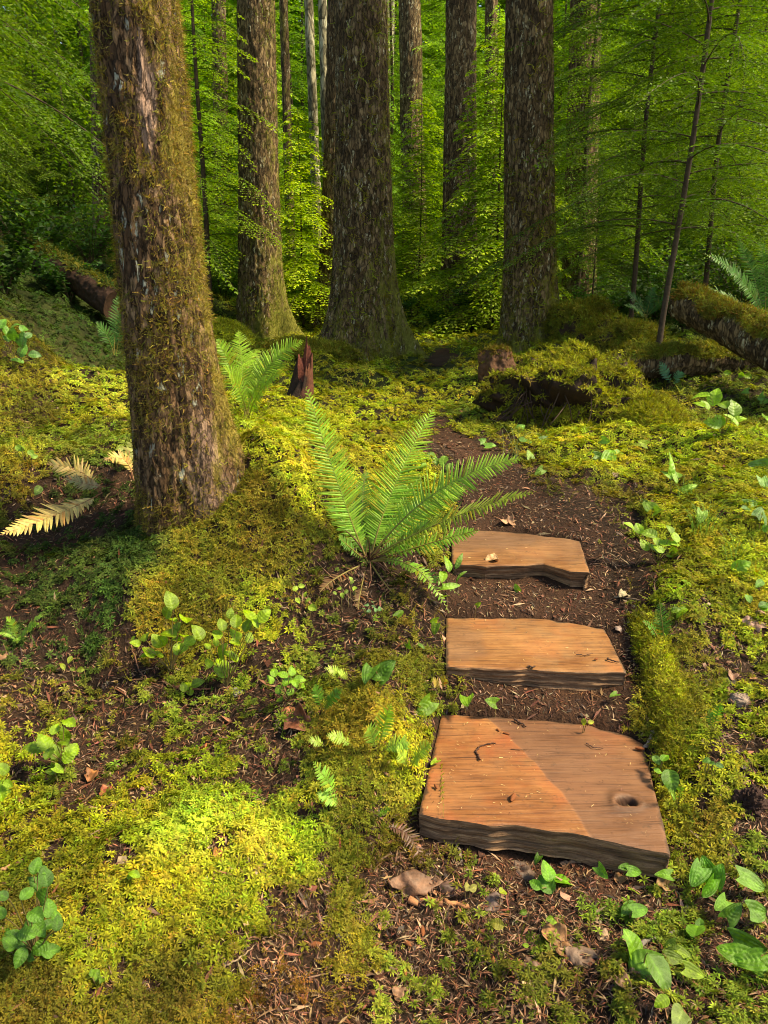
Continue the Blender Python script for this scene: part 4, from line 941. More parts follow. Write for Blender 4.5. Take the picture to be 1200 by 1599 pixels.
bm = fern('large bright green sword fern with long upright fronds left of the farthest step', (578, 893, 2.92), [
  ((540, 800, 2.90), (478, 605, 3.00), .105, dict(npair=54)),
  ((592, 790, 3.00), (678, 636, 3.28), .125, dict(npair=54)),
  ((668, 742, 2.92), (816, 716, 2.74), .105, dict(npair=50)),
  ((700, 800, 2.80), (838, 768, 2.52), .085, dict(npair=46, normal=(-.3, -.35, 1.0), col=(.24, .32, .04))),
  ((650, 790, 3.05), (728, 762, 3.05), .085, dict(npair=34)),
  ((590, 800, 3.08), (632, 752, 3.20), .070, dict(npair=30, col=(.12, .28, .04))),
  ((560, 830, 3.0), (548, 772, 3.10), .050, dict(npair=26, col=(.14, .30, .04))),
  ((575, 830, 3.0), (588, 790, 3.05), .055, dict(npair=24)),
  ((640, 845, 2.85), (672, 812, 2.84), .060, dict(npair=26)),
  ((655, 858, 2.78), (702, 958, 2.60), .036, dict(npair=26, normal=(0, -.4, 1))),
  ((640, 868, 2.82), (718, 930, 2.70), .034, dict(npair=22, normal=(0, -.4, 1), col=(.22, .44, .06))),
  ((610, 810, 3.05), (655, 742, 3.12), .075, dict(npair=32, col=(.18, .38, .04))),
  ((545, 820, 2.98), (512, 790, 3.02), .060, dict(npair=28, col=(.16, .34, .04))),
  ((560, 800, 3.12), (572, 735, 3.25), .070, dict(npair=30, col=(.12, .28, .035))),
  ((690, 842, 2.86), (748, 828, 2.80), .055, dict(npair=26, col=(.22, .42, .05))),
  ((620, 850, 2.95), (662, 838, 2.95), .045, dict(npair=22, col=(.14, .32, .04))),
  ((520, 900, 2.78), (500, 925, 2.70), .040, dict(npair=18, col=(.20, .11, .05), normal=(0, -.4, 1), gaps=.25, twist=.5)),
  ((610, 930, 2.76), (640, 950, 2.68), .036, dict(npair=18, col=(.17, .09, .045), normal=(0, -.4, 1), gaps=.3, twist=.5)),
  ((560, 930, 2.74), (560, 952, 2.68), .034, dict(npair=16, col=(.22, .13, .06), normal=(0, -.4, 1), gaps=.3, twist=.5)),
  ((540, 850, 2.85), (528, 838, 2.8), .035, dict(npair=18, col=(.12, .28, .04))),
 ], FG, r, srad=.0045)
m = MB(); b = np.array(bm.location)
for i in range(22):
    a = r.uniform(0, 6.28); L = r.uniform(.05, .16); e = np.array([math.cos(a) * L * .7, math.sin(a) * L * .5 - .02, L * r.uniform(.2, 1.1)])
    if i > 13: e[2] = -.03; e[1] -= .05
    tube(m, bez(np.zeros(3), e * .5 + [0, 0, .03], e, 7), np.linspace(.004, .002, 7), 5, (.11, .05, .03))
m.build('dead_stem', M['twig'], bm)
fern('green sword fern with arching fronds behind the nearest tree and beside the red snag', (384, 648, 4.75), [
  ((405, 560, 4.8), (474, 532, 4.75), .115, dict(npair=34)), ((395, 570, 4.9), (446, 545, 5.1), .10, None and {} or {}),
  ((378, 560, 4.8), (372, 516, 5.0), .095), ((360, 560, 4.7), (338, 532, 4.7), .10), ((372, 590, 4.6), (350, 575, 4.4), .085), ((400, 600, 4.6), (440, 585, 4.4), .085), ((380, 560, 5.0), (404, 545, 5.3), .09),
 ], (.23, .38, .03), r, npair=34)
DY = (.74, .54, .19)
fern('withered pale yellow fern lying across the dark hollow left of the nearest tree', (205, 735, 3.60), [
  ((110, 800, 3.25), (0, 836, 2.98), .092, dict(npair=30, p0=at(160, 770, 3.42), normal=(.1, -.7, .7))),
  ((130, 728, 3.6), (76, 726, 3.5), .085, dict(npair=18, p0=at(158, 765, 3.45))),
  ((140, 760, 3.5), (100, 745, 3.45), .05, dict(npair=14, p0=at(165, 760, 3.45), col=(.45, .38, .18))),
  ((200, 700, 3.7), (160, 722, 3.5), .050, dict(npair=20)),
  ((190, 690, 3.7), (222, 688, 3.9), .05, dict(npair=16, col=(.40, .42, .12))),
 ], DY, r, fat=.9, lean=.45, vary=.2, twist=.35, stem=(.35, .16, .08), tipc=1.0)
DG = (.09, .22, .022)
fern('dark green sword fern with arching fronds above the slanting log at the right edge', (1195, 500, 7.6), [
  ((1165, 420, 7.5), (1098, 396, 7.2), .10), ((1150, 460, 7.4), (1092, 448, 7.0), .08), ((1185, 430, 7.7), (1150, 372, 7.9), .10), ((1200, 430, 7.7), (1185, 370, 8.0), .10),
  ((1210, 430, 7.7), (1215, 375, 7.8), .10), ((1180, 450, 7.4), (1130, 412, 7.3), .09), ((1215, 450, 7.5), (1250, 400, 7.4), .10)], DG, r, npair=30)
fern('dim sword fern between the leaning stem and the slanting log', (1010, 492, 9.0), [((1000, 470, 9), (978, 455, 8.9), .08), ((1015, 465, 9), (1022, 448, 9), .08), ((1020, 475, 9), (1050, 462, 8.8), .08), ((1000, 480, 8.8), (975, 478, 8.6), .08)], (.05, .15, .04), r, npair=20)
fern('dark sword fern in the shade left of the nearest tree, on the mossy slope', (178, 545, 6.4), [((180, 500, 6.4), (188, 455, 6.5), .08), ((190, 500, 6.4), (200, 480, 6.4), .08), ((170, 520, 6.3), (150, 505, 6.2), .08)], (.08, .20, .04), r, npair=20)
YG = (.32, .46, .05)
fern('upright dark green fern in the moss right of the middle step', (1040, 1025, 2.42), [((1036, 985, 2.42), (1030, 940, 2.45), .038, dict(npair=24)), ((1020, 975, 2.4), (1004, 972, 2.38), .02, dict(npair=10)), ((1050, 1000, 2.42), (1062, 990, 2.45), .022, dict(npair=10))], (.10, .28, .03), r, name='small_fern')
def smallfern(label, base, tips, w_, col=YG, n=13, **kw):
    b = gp(*base); Yb = b[1]; root = empty('small_fern', b, label, 'fern', 'small ferns in the moss')
    for tx, ty in tips:
        t = at(tx, ty, Yb - .01); c = (b + t) / 2 + np.array([0, -.01, .035]); frond(root, b, c, t + np.array([0, -.02, .012]), w_ / F * Yb * 1.05, n, col, r, srad=.0015, start=.22, fat=.8, twist=.2, **kw)
for a in [
 ('small yellow-green fern with three fronds on the golden hump left of the nearest step', (590, 1180), [(575, 1135), (610, 1100), (640, 1160)], 20, (.30, .48, .06), 14),
 ('pale fern with spreading fronds touching the upper left edge of the nearest step', (640, 1205), [(672, 1160), (655, 1185), (620, 1172)], 17, (.36, .50, .07), 13),
 ('small pale fern frond beside the trillium on the golden hump', (548, 1068), [(508, 1045), (530, 1052)], 11, (.34, .46, .06), 11),
 ('dark little fern on the left flank of the golden hump', (505, 1120), [(492, 1070), (520, 1090), (535, 1075)], 13, (.10, .24, .03), 12),
 ('little fern frond pointing left, low on the left side of the golden hump', (560, 1172), [(512, 1150)], 15, (.34, .50, .06), 11),
 ('curled little fern frond just below the dark ferns of the golden hump', (512, 1170), [(484, 1160)], 12, (.30, .44, .06), 9),
 ('bright fern with a long bare stalk on dark soil left of the hump', (538, 1268), [(490, 1190), (497, 1240)], 17, (.26, .48, .06), 13),
 ('tiny bright fern at the lower end of the golden hump near the step corner', (590, 1285), [(610, 1262), (598, 1268)], 9, (.25, .46, .05), 9),
 ('tiny fern at the lower moss patch left of the fallen bark', (558, 1345), [(562, 1300)], 8, (.45, .48, .08), 9),
 ('brownish fern sprig at the left corner of the middle step', (690, 1085), [(675, 1065), (696, 1058)], 10, (.36, .26, .06), 9),
 ('fern sprig in golden moss right of the nearest step', (1112, 1150), [(1100, 1110), (1120, 1098)], 10, (.10, .26, .04), 9),
 ('blue-green fern sprig in front of the flat dark log', (1052, 608), [(1028, 568), (1062, 582)], 10, (.14, .34, .16), 9),
 ('small light fern on the litter right of the nearest step corner', (1060, 1262), [(1040, 1235), (1058, 1225)], 9, (.22, .40, .05), 9),
]: smallfern(*a)
# frond that bends over the edge of the nearest step
b = gp(676, 1185); root = empty('small_fern', b, 'yellow-green fern frond drooping over the left edge of the nearest step', 'fern', 'small ferns in the moss')
frond(root, b, at(692, 1180, 1.98), np.array([*on_plane(693, 1278, .135)[:2], .135]), .022, 17, (.42, .50, .06), r, srad=.0013, start=.1, normal=(-.9, -.3, .5), fat=.9)
b = gp(602, 1302); root = empty('dead_frond', b, 'dead brown fern frond lying on the litter below the nearest step left corner', 'fern')
frond(root, b + [0, 0, .02], gp(648, 1305) + [0, 0, .035], gp(662, 1368) + [0, 0, .012], .034, 17, (.17, .085, .055), r, srad=.002, start=.05, stem=(.12, .06, .04), twist=.3, normal=(.2, -.3, 1))
# conifer seedling at the left edge
root = empty('conifer_seedling', gp(30, 1010), 'flat light green conifer sprig at the left edge of the photo', 'seedling'); bb = np.array(root.location)
for tx, ty in ((70, 960), (10, 965), (50, 985), (28, 1005), (-5, 990), (62, 975)): frond(root, bb + [0, 0, .02], at((30 + tx) / 2, (990 + ty) / 2 - 8, bb[1]), at(tx, ty, bb[1] - .02), .022, 22, (.24, .42, .05), r, srad=.001, start=.1, fat=.8, normal=(0, -.5, 1))

# ------------------------------------------------------------------ broad leaves
def leaf_mesh(kind, seed, col):
    r = np.random.default_rng(seed); nt_, nc = 33, 21; t = np.linspace(0, 1, nt_)[:, None]; c = np.linspace(-1, 1, nc)[None]
    if kind == 'heart':
        w_ = .46 * (np.clip(1 - t, 0, 1) ** .72) * (.80 + 1.15 * t - .35 * t * t); y = t - .26 * np.abs(c) ** 1.3 * (1 - t) ** 2.2 + .10 * (np.abs(c) > .99) * (1 - t) ** 6; fold, curl, cup = .20, .16, .10
    elif kind == 'ovate':
        w_ = .36 * np.sin(np.pi * np.clip(t, 0, 1) ** .8) ** .75 + .003; y = t + 0 * c; fold, curl, cup = .25, .22, .0
    elif kind == 'long':
        w_ = .17 * np.sin(np.pi * np.clip(t, 0.02, 1) ** .85) ** .7 + .003; y = t + 0 * c; fold, curl, cup = .3, .35, .0
    else:   # toothed
        w_ = .34 * np.sin(np.pi * np.clip(t, 0, 1) ** .75) ** .8 * (1 + .10 * np.sign(np.sin(t * 44))) + .003; y = t + 0 * c; fold, curl, cup = .2, .2, 0
    X_ = w_ * c; ripple = .012 * np.sin(t * 38 - np.abs(c) * 6) * (np.abs(c) * (1 - np.abs(c))) * 4 * (kind != 'heart') + .010 * np.sin(np.abs(c) * 16 + t * 6) * (kind == 'heart')
    Z_ = fold * np.abs(X_) - curl * t ** 2 + cup * X_ ** 2 + ripple + .04 * vnoise(np.stack([X_ * 3 + seed, y * 3 + 0 * X_, 0 * X_], -1), seed)
    V = np.stack([X_, y + 0 * X_, Z_], -1); mid = 1 + .35 * np.exp(-(np.abs(c) / .09) ** 2) + .16 * np.clip(np.cos((t * (1.0 if kind != 'heart' else .5) - np.abs(c) * .30) * 2 * np.pi * 6), 0, 1) ** 3 - .06; Z_ = Z_ - .012 * (np.cos((t - np.abs(c) * .30) * 2 * np.pi * 6)) * (1 - np.abs(c)); V = np.stack([X_, y + 0 * X_, Z_ + .10 * np.sin(t * 4 + seed) * c * .5], -1)
    hole = 1 + .28 * vnoise(np.stack([X_ * 6, y * 6 + 0 * X_, 0 * X_ + seed], -1), 5)
    m = MB(); m.add(V.reshape(-1, 3), grid_faces(nt_, nc), (np.array(col) * (mid * hole)[..., None]).reshape(-1, 3)); return m.mesh('leaf', M['leaf'])
LEAFS = {}
def get_leaf(kind, col, k):
    dk_ = (.75, 1.0, 1.15)[k]; col = (col[0] * dk_, col[1] * .9 * dk_, col[2] * .5)
    key = (kind, col, k)
    if key not in LEAFS: LEAFS[key] = leaf_mesh(kind, k * 7 + 1, col)
    return LEAFS[key]
SG = (.25, .42, .025); HG = (.13, .28, .02); LG = (.21, .38, .025); DGn = (.07, .18, .02)
def plant(name, label, rootpx, leaves, kind='ovate', mode='upright', col=SG, scale=1.0, origin=None, zf=1.0, group=None, cat='plant', stemcol=(.22, .16, .06), facing=.55, spread=.045):
    """leaves: (x, y, length) in photo pixels (or enlarged pixels with origin=(x0,y0), zf)"""
    conv = lambda q: (origin[0] + q[0] / zf, origin[1] + q[1] / zf) if origin else (q[0], q[1])
    rp_ = gp(*conv(rootpx)); root = empty(name, rp_, label, cat, group); sm = MB(); r_ = np.random.default_rng(abs(hash((round(rp_[0] * 1e4), round(rp_[1] * 1e4)))) % 9999)
    for q in leaves:
        x, y = conv(q); sz_px = q[2] / (zf if origin else 1)
        if mode == 'upright': p = at(x, y, rp_[1] + r_.uniform(-spread, spread) - .02)
        else: p = gp(x, y, .018 + r_.uniform(0, .015))
        if p[2] < h1(p[0], p[1]) + .012: p = gp(x, y, .012)
        L = sz_px / F * np.linalg.norm(p - CAM) * (1.15 if mode == 'upright' else .86) * scale
        zv = nrm(np.array([0, 0, 1.0]) * (1 - facing) + nrm(CAM - p) * facing + r_.normal(0, .30, 3))
        dv = p - rp_; dv = dv - zv * (dv @ zv)
        if mode != 'upright' or np.linalg.norm(dv) < .01:
            a = r_.uniform(0, 6.28); dv = .5 * nrm(dv + 1e-6) + np.array([math.cos(a), math.sin(a) - .4, 0]); dv = dv - zv * (dv @ zv)
        dv = nrm(nrm(dv) + r_.normal(0, .25, 3)); Bm = basis(dv, zv); base = p - Bm[:, 1] * L * .5
        o = bpy.data.objects.new('leaf', get_leaf(kind, col, int(r_.integers(0, 3)))); C.objects.link(o); o.parent = root
        mt = Matrix.Identity(4)
        for a_ in range(3):
            for b_ in range(3): mt[a_][b_] = Bm[a_, b_] * L
            mt[a_][3] = base[a_] - rp_[a_]
        o.matrix_local = mt
        g0 = np.zeros(3) if mode == 'upright' else np.array([base[0] - rp_[0], base[1] - rp_[1] + .01, h1(base[0], base[1]) - rp_[2] - .005])
        e = base - rp_; tube(sm, bez(g0, (g0 + e) / 2 + np.array([0, .0, .015]) + r_.normal(0, .006, 3), e, 8), np.linspace(.0016, .0010, 8), 5, stemcol)
    sm_n = sm.n
    if sm_n: sm.build('stem', M['twig'], root)
    return root
Z1 = dict(origin=(0, 900), zf=2.667); Z2 = dict(origin=(400, 900), zf=2.667); Z3 = dict(origin=(750, 900), zf=2.667); Z6 = dict(origin=(750, 1200), zf=2.667)
U6 = dict(origin=(750, 450), zf=2.665); U5 = dict(origin=(400, 450), zf=2.665); U4 = dict(origin=(0, 400), zf=2.665); U1 = dict(origin=(0, 0), zf=2.665)
plant('leafy_shrub', 'bright oval-leaved seedling, the left one of the pair below the golden moss mound', (715, 400),
 [(712,98,72),(698,148,58),(775,175,66),(735,215,45),(700,238,66),(825,232,66),(605,250,52),(655,270,56),(680,268,48),(765,245,52),(795,268,52),(735,262,40),(620,315,56),(655,325,50),(603,328,44),(745,300,55),(565,280,38),(556,258,26),(720,180,34),(770,292,40)], col=SG, **Z1)
plant('leafy_shrub', 'bright broad-leaved seedling with oval leaves close right of its twin below the golden moss mound', (945, 465),
 [(925,200,50),(985,185,60),(1040,160,68),(1100,165,60),(1030,205,52),(980,240,60),(1040,255,44),(985,275,48),(905,240,48),(900,272,36),(960,155,40),(925,315,70),(965,332,66),(925,380,82),(870,360,42),(865,290,30),(1065,195,40)], col=SG, **Z1)
plant('leafy_shrub', 'low cluster of small bright leaves below the broad-leaved seedlings', (790, 500), [(780,455,52),(822,445,48),(790,478,36),(765,462,36)], col=SG, **Z1)
plant('bramble_seedling', 'toothed-leaf seedling standing alone on brown litter near the left edge', (275, 800), [(290,607,56),(230,635,44),(270,660,54),(185,690,70),(140,712,66),(270,690,50),(300,725,70),(225,728,60),(290,748,56),(205,735,50)], kind='toothed', col=LG, **Z1)
plant('heart_leaf_plant', 'pair of round leaves just below the toothed-leaf seedling', (235, 840), [(213,812,44),(248,806,44)], kind='heart', mode='ground', col=LG, **Z1)
plant('heart_leaf_plant', 'two tiny olive leaves on the dark soil left of the broad-leaved seedlings', (320, 400), [(305,388,26),(335,390,36),(262,375,36),(292,348,34)], kind='ovate', mode='ground', col=(.22, .30, .04), **Z1)
plant('heart_leaf_plant', 'light leaves cut by the left edge of the photo beside the foreground moss', (10, 890), [(8,800,54),(20,880,60),(5,905,50),(35,865,34)], kind='toothed', col=LG, **Z1)
plant('leafy_shrub', 'dark green many-leaved sprout rising from the moss at the lower left', (150, 790),
 [(150,405,52),(180,425,36),(190,452,60),(148,480,54),(115,520,50),(175,535,60),(205,580,60),(150,610,60),(210,650,60),(165,670,54),(215,760,54),(165,750,56),(240,645,44),(235,620,40),(60,700,54),(110,690,54),(20,695,48),(100,730,60),(10,530,40),(0,600,44),(130,650,54),(190,700,44),(85,790,54),(130,780,48),(40,730,50)], col=(.09, .24, .035), origin=(0, 1200), zf=2.667, spread=.07)
plant('leafy_shrub', 'tiny bright sprig alone in the left foreground moss', (560, 455), [(560,440,54),(545,450,34)], kind='ovate', mode='ground', col=LG, origin=(0, 1200), zf=2.667)
plant('leafy_shrub', 'faint green sprig low in the left foreground moss', (415, 880), [(400,860,48),(425,880,38),(385,850,34)], kind='ovate', mode='ground', col=(.14, .28, .03), origin=(0, 1200), zf=2.667)
plant('trillium', 'three-leaved plant on top of the golden hump left of the middle step', (510, 440), [(540,388,86),(468,410,76),(510,420,52)], kind='heart', mode='upright', col=(.13, .32, .04), spread=.02, **Z2)
for lab, rt, lv, kd, cl, zz_ in [
 ('single heart-shaped leaf at the left top corner of the nearest step', (735, 610), [(700,556,100)], 'heart', HG, Z2),
 ('upright folded heart leaf on the soil behind the nearest step', (868, 575), [(880,518,86)], 'heart', (.20,.42,.06), Z2),
 ('small open heart leaf right of the upright folded one behind the nearest step', (985, 560), [(980,524,66)], 'heart', (.20,.42,.06), Z2),
 ('round heart leaf on a thin stalk under the large fern', (615, 235), [(600,153,52)], 'heart', HG, Z2),
 ('pair of heart leaves left of the middle step', (748, 260), [(738,186,46),(745,222,54)], 'heart', LG, Z2),
 ('heart leaf tucked below the drooping fern frond beside the farthest step', (785, 125), [(778,88,48)], 'heart', LG, Z2),
 ('two small heart leaves in moss between the fern and the middle step', (665, 320), [(638,288,54),(690,292,38)], 'heart', HG, Z2),
 ('single tiny leaf hanging before the dark front of the farthest step', (1085, 62), [(1085,47,38)], 'heart', (.2,.42,.06), Z2),
 ('tiny leaf on the soil in front of the farthest step', (928, 135), [(928,116,28)], 'heart', LG, Z2),
 ('round leaf lying in the fern fronds at the top of the golden hump', (600, 730), [(597,712,64)], 'heart', (.16,.36,.06), Z2),
 ('round leaf at the root of the frond that droops over the step', (740, 800), [(742,775,44)], 'heart', (.28,.46,.07), Z2),
 ('light leaf lying on the moss left of the large fern foot', (15, 205), [(30,165,56),(10,190,44)], 'ovate', LG, Z2),
 ('single leaf in the shade under the right end of the middle step', (557, 512), [(556,495,44)], 'heart', (.2,.42,.06), Z3),
 ('pair of yellow-green leaves on the litter behind the nearest step', (450, 622), [(432,608,34),(462,608,30)], 'ovate', (.34,.42,.06), Z3),
 ('light pointed leaf in moss right of the dark upright fern', (845, 170), [(838,150,68),(815,140,44)], 'ovate', LG, Z3),
 ('pair of leaves with a shiny long one right of the nearest step corner', (760, 830), [(735,765,46),(770,755,52),(742,812,40),(795,850,100)], 'ovate', (.15,.36,.04), Z3),
 ('lone round leaf in the moss right of the nearest step', (1100, 960), [(1092,920,68)], 'heart', LG, Z3),
 ('tiny paired dark leaves on the moss above the lone round leaf', (965, 800), [(942,768,36),(965,778,34),(998,788,36)], 'ovate', (.10,.26,.05), Z3),
 ('leaf pair on a red stalk near the right edge beside the middle step', (1140, 240), [(1185,120,54),(1165,30,48),(1120,92,44)], 'ovate', (.13,.32,.06), Z3),
 ('trillium-like plant with four glossy leaves in front of the nearest step', (290, 500), [(280,425,68),(275,478,72),(337,464,86),(230,484,44)], 'ovate', (.16,.42,.05), Z6),
 ('small curled leaf left of the stick under the nearest step front edge', (240, 400), [(238,383,44)], 'heart', DGn, Z6),
 ('two curled heart leaves under the front edge of the nearest step', (545, 450), [(510,435,58),(595,413,42),(645,430,58)], 'heart', (.13,.34,.04), Z6),
 ('single leaf on a pale stalk at the front right corner of the nearest step', (775, 500), [(760,443,64)], 'heart', (.15,.36,.05), Z6),
 ('ring of glossy round heart leaves right of the nearest step corner', (935, 480), [(945,410,84),(992,440,84),(905,452,92),(955,502,86)], 'heart', (.11,.32,.04), Z6),
 ('kidney-shaped leaf near the dark rotten chunk at the right edge', (1140, 520), [(1137,474,104)], 'heart', (.15,.34,.07), Z6),
 ('pair of broad leaves below the ring of glossy heart leaves', (1040, 640), [(1005,570,70),(1058,596,84)], 'heart', (.15,.36,.05), Z6),
 ('broad leaf cut by the right edge of the photo', (1180, 640), [(1165,598,100)], 'heart', (.15,.36,.06), Z6),
 ('folded crinkled leaf standing alone on the litter in the lower right', (650, 660), [(630,575,90),(668,590,70)], 'heart', (.12,.32,.04), Z6),
 ('cluster of long folded leaves, the largest at the lower right', (720, 900), [(640,740,130),(690,815,150),(748,845,140),(620,720,70)], 'ovate', (.15,.34,.05), Z6),
 ('upright narrow leaf left of the broad pair in the lower right', (935, 730), [(900,668,100),(915,645,50)], 'ovate', (.15,.36,.06), Z6),
 ('yellowing spotted leaves between the large folded cluster and the lower right hearts', (860, 850), [(790,738,52),(840,770,76),(812,792,66),(895,850,70)], 'heart', (.22,.36,.05), Z6),
 ('lobed group of three broad heart leaves in the lower right', (1095, 830), [(1042,765,104),(1125,740,118),(1108,800,100)], 'heart', (.14,.34,.04), Z6),
 ('pale leaf cut by the lower right edge', (1190, 900), [(1198,832,120)], 'heart', (.15,.34,.05), Z6),
 ('small leaf near the bottom edge below the large folded cluster', (765, 1000), [(757,972,66)], 'ovate', LG, Z6),
 ('pale leaf at the very bottom edge of the photo', (850, 1070), [(835,1035,110)], 'ovate', (.26,.40,.12), Z6),
 ('tiny bright sprouts on the litter left of the folded crinkled leaf', (300, 650), [(290,628,34),(305,640,30),(180,600,34),(190,738,26)], 'ovate', LG, Z6),
 ('pale sprout pair beside the fallen bark in front of the nearest step', (900, 520), [(880,492,40),(907,498,44)], 'ovate', (.42,.44,.14), dict(origin=(400,1200), zf=2.667)),
 ('yellowish leaf on a thin stalk right of the pale sprout pair', (1010, 540), [(1030,512,52)], 'ovate', (.30,.40,.06), dict(origin=(400,1200), zf=2.667)),
 ('spotted yellowing leaf in the litter below the nearest step', (1000, 660), [(1003,648,62)], 'ovate', (.34,.34,.08), dict(origin=(400,1200), zf=2.667)),
 ('row of floating round leaves beneath the hollow of the big decayed stump', (180, 690), [(160,590,76),(188,630,74),(278,604,40),(272,626,44),(45,656,52),(15,634,36)], 'heart', (.17,.38,.10), U6),
 ('light leaves on the brown front of the big decayed stump', (345, 560), [(345,530,54),(300,505,52),(320,480,44)], 'heart', (.17,.38,.08), U6),
 ('light leaf in the moss right of the fern tip', (245, 790), [(245,768,50),(205,690,50)], 'heart', (.2,.38,.08), U6),
 ('small cluster of pale leaves on the path edge beyond the large fern', (800, 790), [(735,700,60),(780,720,66),(805,745,66),(750,722,44),(700,735,40)], 'toothed', (.18,.36,.08), U5),
 ('yellow-green upright leaf with flat dark leaves in the moss beyond the bend', (540, 760), [(522,635,48),(540,690,84),(580,684,60),(500,700,50)], 'heart', (.18,.38,.07), U6),
 ('single round light leaf standing in the moss, right of the yellow-green upright one', (680, 690), [(677,645,48),(655,652,30)], 'heart', (.32,.46,.06), U6),
 ('broad-leaved plant with lime leaves right of the flat dark log', (1010, 620), [(920,447,54),(978,452,66),(1012,482,52),(1058,496,66),(910,482,48),(940,486,40),(1050,546,58),(970,562,60),(1078,546,50),(1000,548,44)], 'ovate', (.24,.44,.06), U6),
 ('small leaf pair in front of the slanting log', (1110, 390), [(1112,365,46),(1085,362,34),(1030,352,30)], 'ovate', (.24,.44,.06), U6),
 ('light leaves by the right edge below the slanting log', (1160, 500), [(1160,466,50),(1185,470,40),(1100,432,34),(1195,540,50)], 'heart', (.18,.38,.08), U6),
 ('rosette of bright round-leaved shoots right of the farthest step', (740, 1150), [(625,992,60),(660,1000,44),(700,1020,62),(808,1030,56),(790,1000,40),(685,1068,48),(737,1052,44),(745,1086,40),(776,1062,46),(800,1100,56),(720,1080,50),(815,1065,38)], 'ovate', (.26,.46,.06), U6),
 ('rounded pale leaves above the rosette of bright shoots', (710, 945), [(700,900,76),(735,925,60),(680,890,40)], 'heart', (.2,.38,.07), U6),
 ('single leaf in moss above and right of the rosette of bright shoots', (920, 975), [(922,952,62)], 'heart', (.2,.4,.06), U6),
 ('big pale flat leaf at the right edge level with the path bend', (1180, 780), [(1165,742,96),(1182,812,60)], 'heart', (.16,.36,.10), U6),
 ('loose pale leaves at the right edge level with the farthest step', (1150, 960), [(1135,900,60),(1165,930,60),(1185,965,56),(1110,915,48),(1190,1000,54)], 'heart', (.14,.32,.08), U6),
 ('shiny flat leaf in moss right of the rosette of bright shoots', (1095, 1190), [(1085,1160,86),(1175,1230,50),(1190,1330,60)], 'ovate', (.2,.4,.07), U6),
 ('shrub with pointed leaves on the bank at the left edge', (60, 470), [(20,300,44),(55,330,50),(90,352,54),(100,300,40),(30,340,40),(145,410,40),(75,435,40),(95,395,44),(10,280,40),(60,290,36),(120,330,30)], 'ovate', (.12,.30,.09), U4),
 ('little sprig with light leaves above the withered fern at the left edge', (120, 850), [(80,800,40),(130,820,36),(145,835,30),(160,975,50),(100,800,30)], 'ovate', (.18,.34,.06), U4),
 ('pale fern-like leaves partly hidden behind the left edge of the nearest tree', (520, 900), [(500,800,40),(470,835,30),(540,790,30),(555,770,36)], 'ovate', (.3,.4,.12), U4),
 ('light sprigs on the dark soil left of the fern foot', (360, 1290), [(345,1250,30),(375,1265,28),(330,1270,26),(400,1225,26),(410,1250,30),(395,1210,26),(360,1280,30)], 'ovate', (.26,.42,.08), U5),
 ('bluish little sprig under the large fern', (485, 1350), [(460,1320,26),(485,1305,28),(470,1345,26),(500,1340,28),(515,1335,26),(445,1335,24),(490,1325,24)], 'ovate', (.14,.32,.18), U5),
 ('yellow-green sprigs in the shaded soil between the seedlings and the fern', (180, 1290), [(165,1250,36),(190,1240,34),(235,1330,50),(215,1300,34),(175,1300,34),(205,1275,30)], 'ovate', (.28,.44,.06), U5),
 ('small-leaved bright green sprouts left of the golden hump', (140, 520), [(75,400,40),(110,410,44),(150,395,40),(180,430,44),(130,440,44),(165,445,40),(95,470,44),(100,510,44),(145,480,36),(60,430,36),(200,460,36),(190,495,30)], 'ovate', (.20,.42,.05), Z2),
 ('long strap leaves sprouting from the moss right of the path bend', (790, 860), [(800,735,90),(825,765,80),(775,770,60),(860,835,70),(810,780,60)], 'long', (.22,.44,.07), U6),
 ('narrow curling leaves at the left end of the farthest step', (770, 1290), [(800,1140,80),(780,1190,90),(845,1138,60),(800,1240,80),(845,1200,60)], 'long', (.22,.44,.08), U5),
]:
    mode = 'upright' if (kd in ('long',) or len(lv) > 9 or 'trillium' in lab or 'plant with' in lab) else 'ground'
    nme = {'heart': 'heart_leaf_plant', 'ovate': 'leafy_seedling', 'toothed': 'leafy_seedling', 'long': 'strap_leaf_plant'}[kd]
    plant(nme, lab, rt, lv, kind=kd, mode=mode, col=cl, group='small broad-leaved plants of the forest floor', **zz_)

# shrubs of the understorey at the foot of the trees
def shrub_mesh(seed, Ht, n, leaf, col):
    r = np.random.default_rng(seed); w_ = MB(); c_ = MB(); ps, ds = [], []
    for i in range(n):
        a = r.uniform(0, 6.28); L = Ht * r.uniform(.6, 1.1); e = np.array([math.cos(a) * L * .65, math.sin(a) * L * .65, L * r.uniform(.5, 1)])
        P = bez(np.zeros(3), e * .4 + [0, 0, L * .35], e, 16); tube(w_, P, np.linspace(.006, .0015, 16), 4, (.08, .055, .03))
        for k in range(4, 16):
            for q in range(5): ps.append(P[k] + r.normal(0, .05 * Ht, 3)); v = r.normal(0, 1, 3); v[2] *= .4; ds.append(v)
    ps = np.array(ps); ds = nrm(np.array(ds)); N = len(ps); z = nrm(np.array([0, 0, 1.0]) + r.normal(0, .45, (N, 3))); x = nrm(np.cross(ds, z)); z = np.cross(x, ds)
    lp = np.array([[0, 0, 0], [.3, .4, .04], [.22, .8, 0], [0, 1, -.05], [-.22, .8, 0], [-.3, .4, .04]]); c_.stamp(lp, np.array([[0, 1, 2, 3], [0, 3, 4, 5]]), np.stack([x, ds, z], -1) * (leaf * r.uniform(.7, 1.3, N))[:, None, None], ps, jitter_col(np.tile(np.array(col), (N, 1)), r, .25, .08))
    return w_.mesh('shrub_stems', M['twig']), c_.mesh('shrub_leaves', M['needle'], smooth=False)
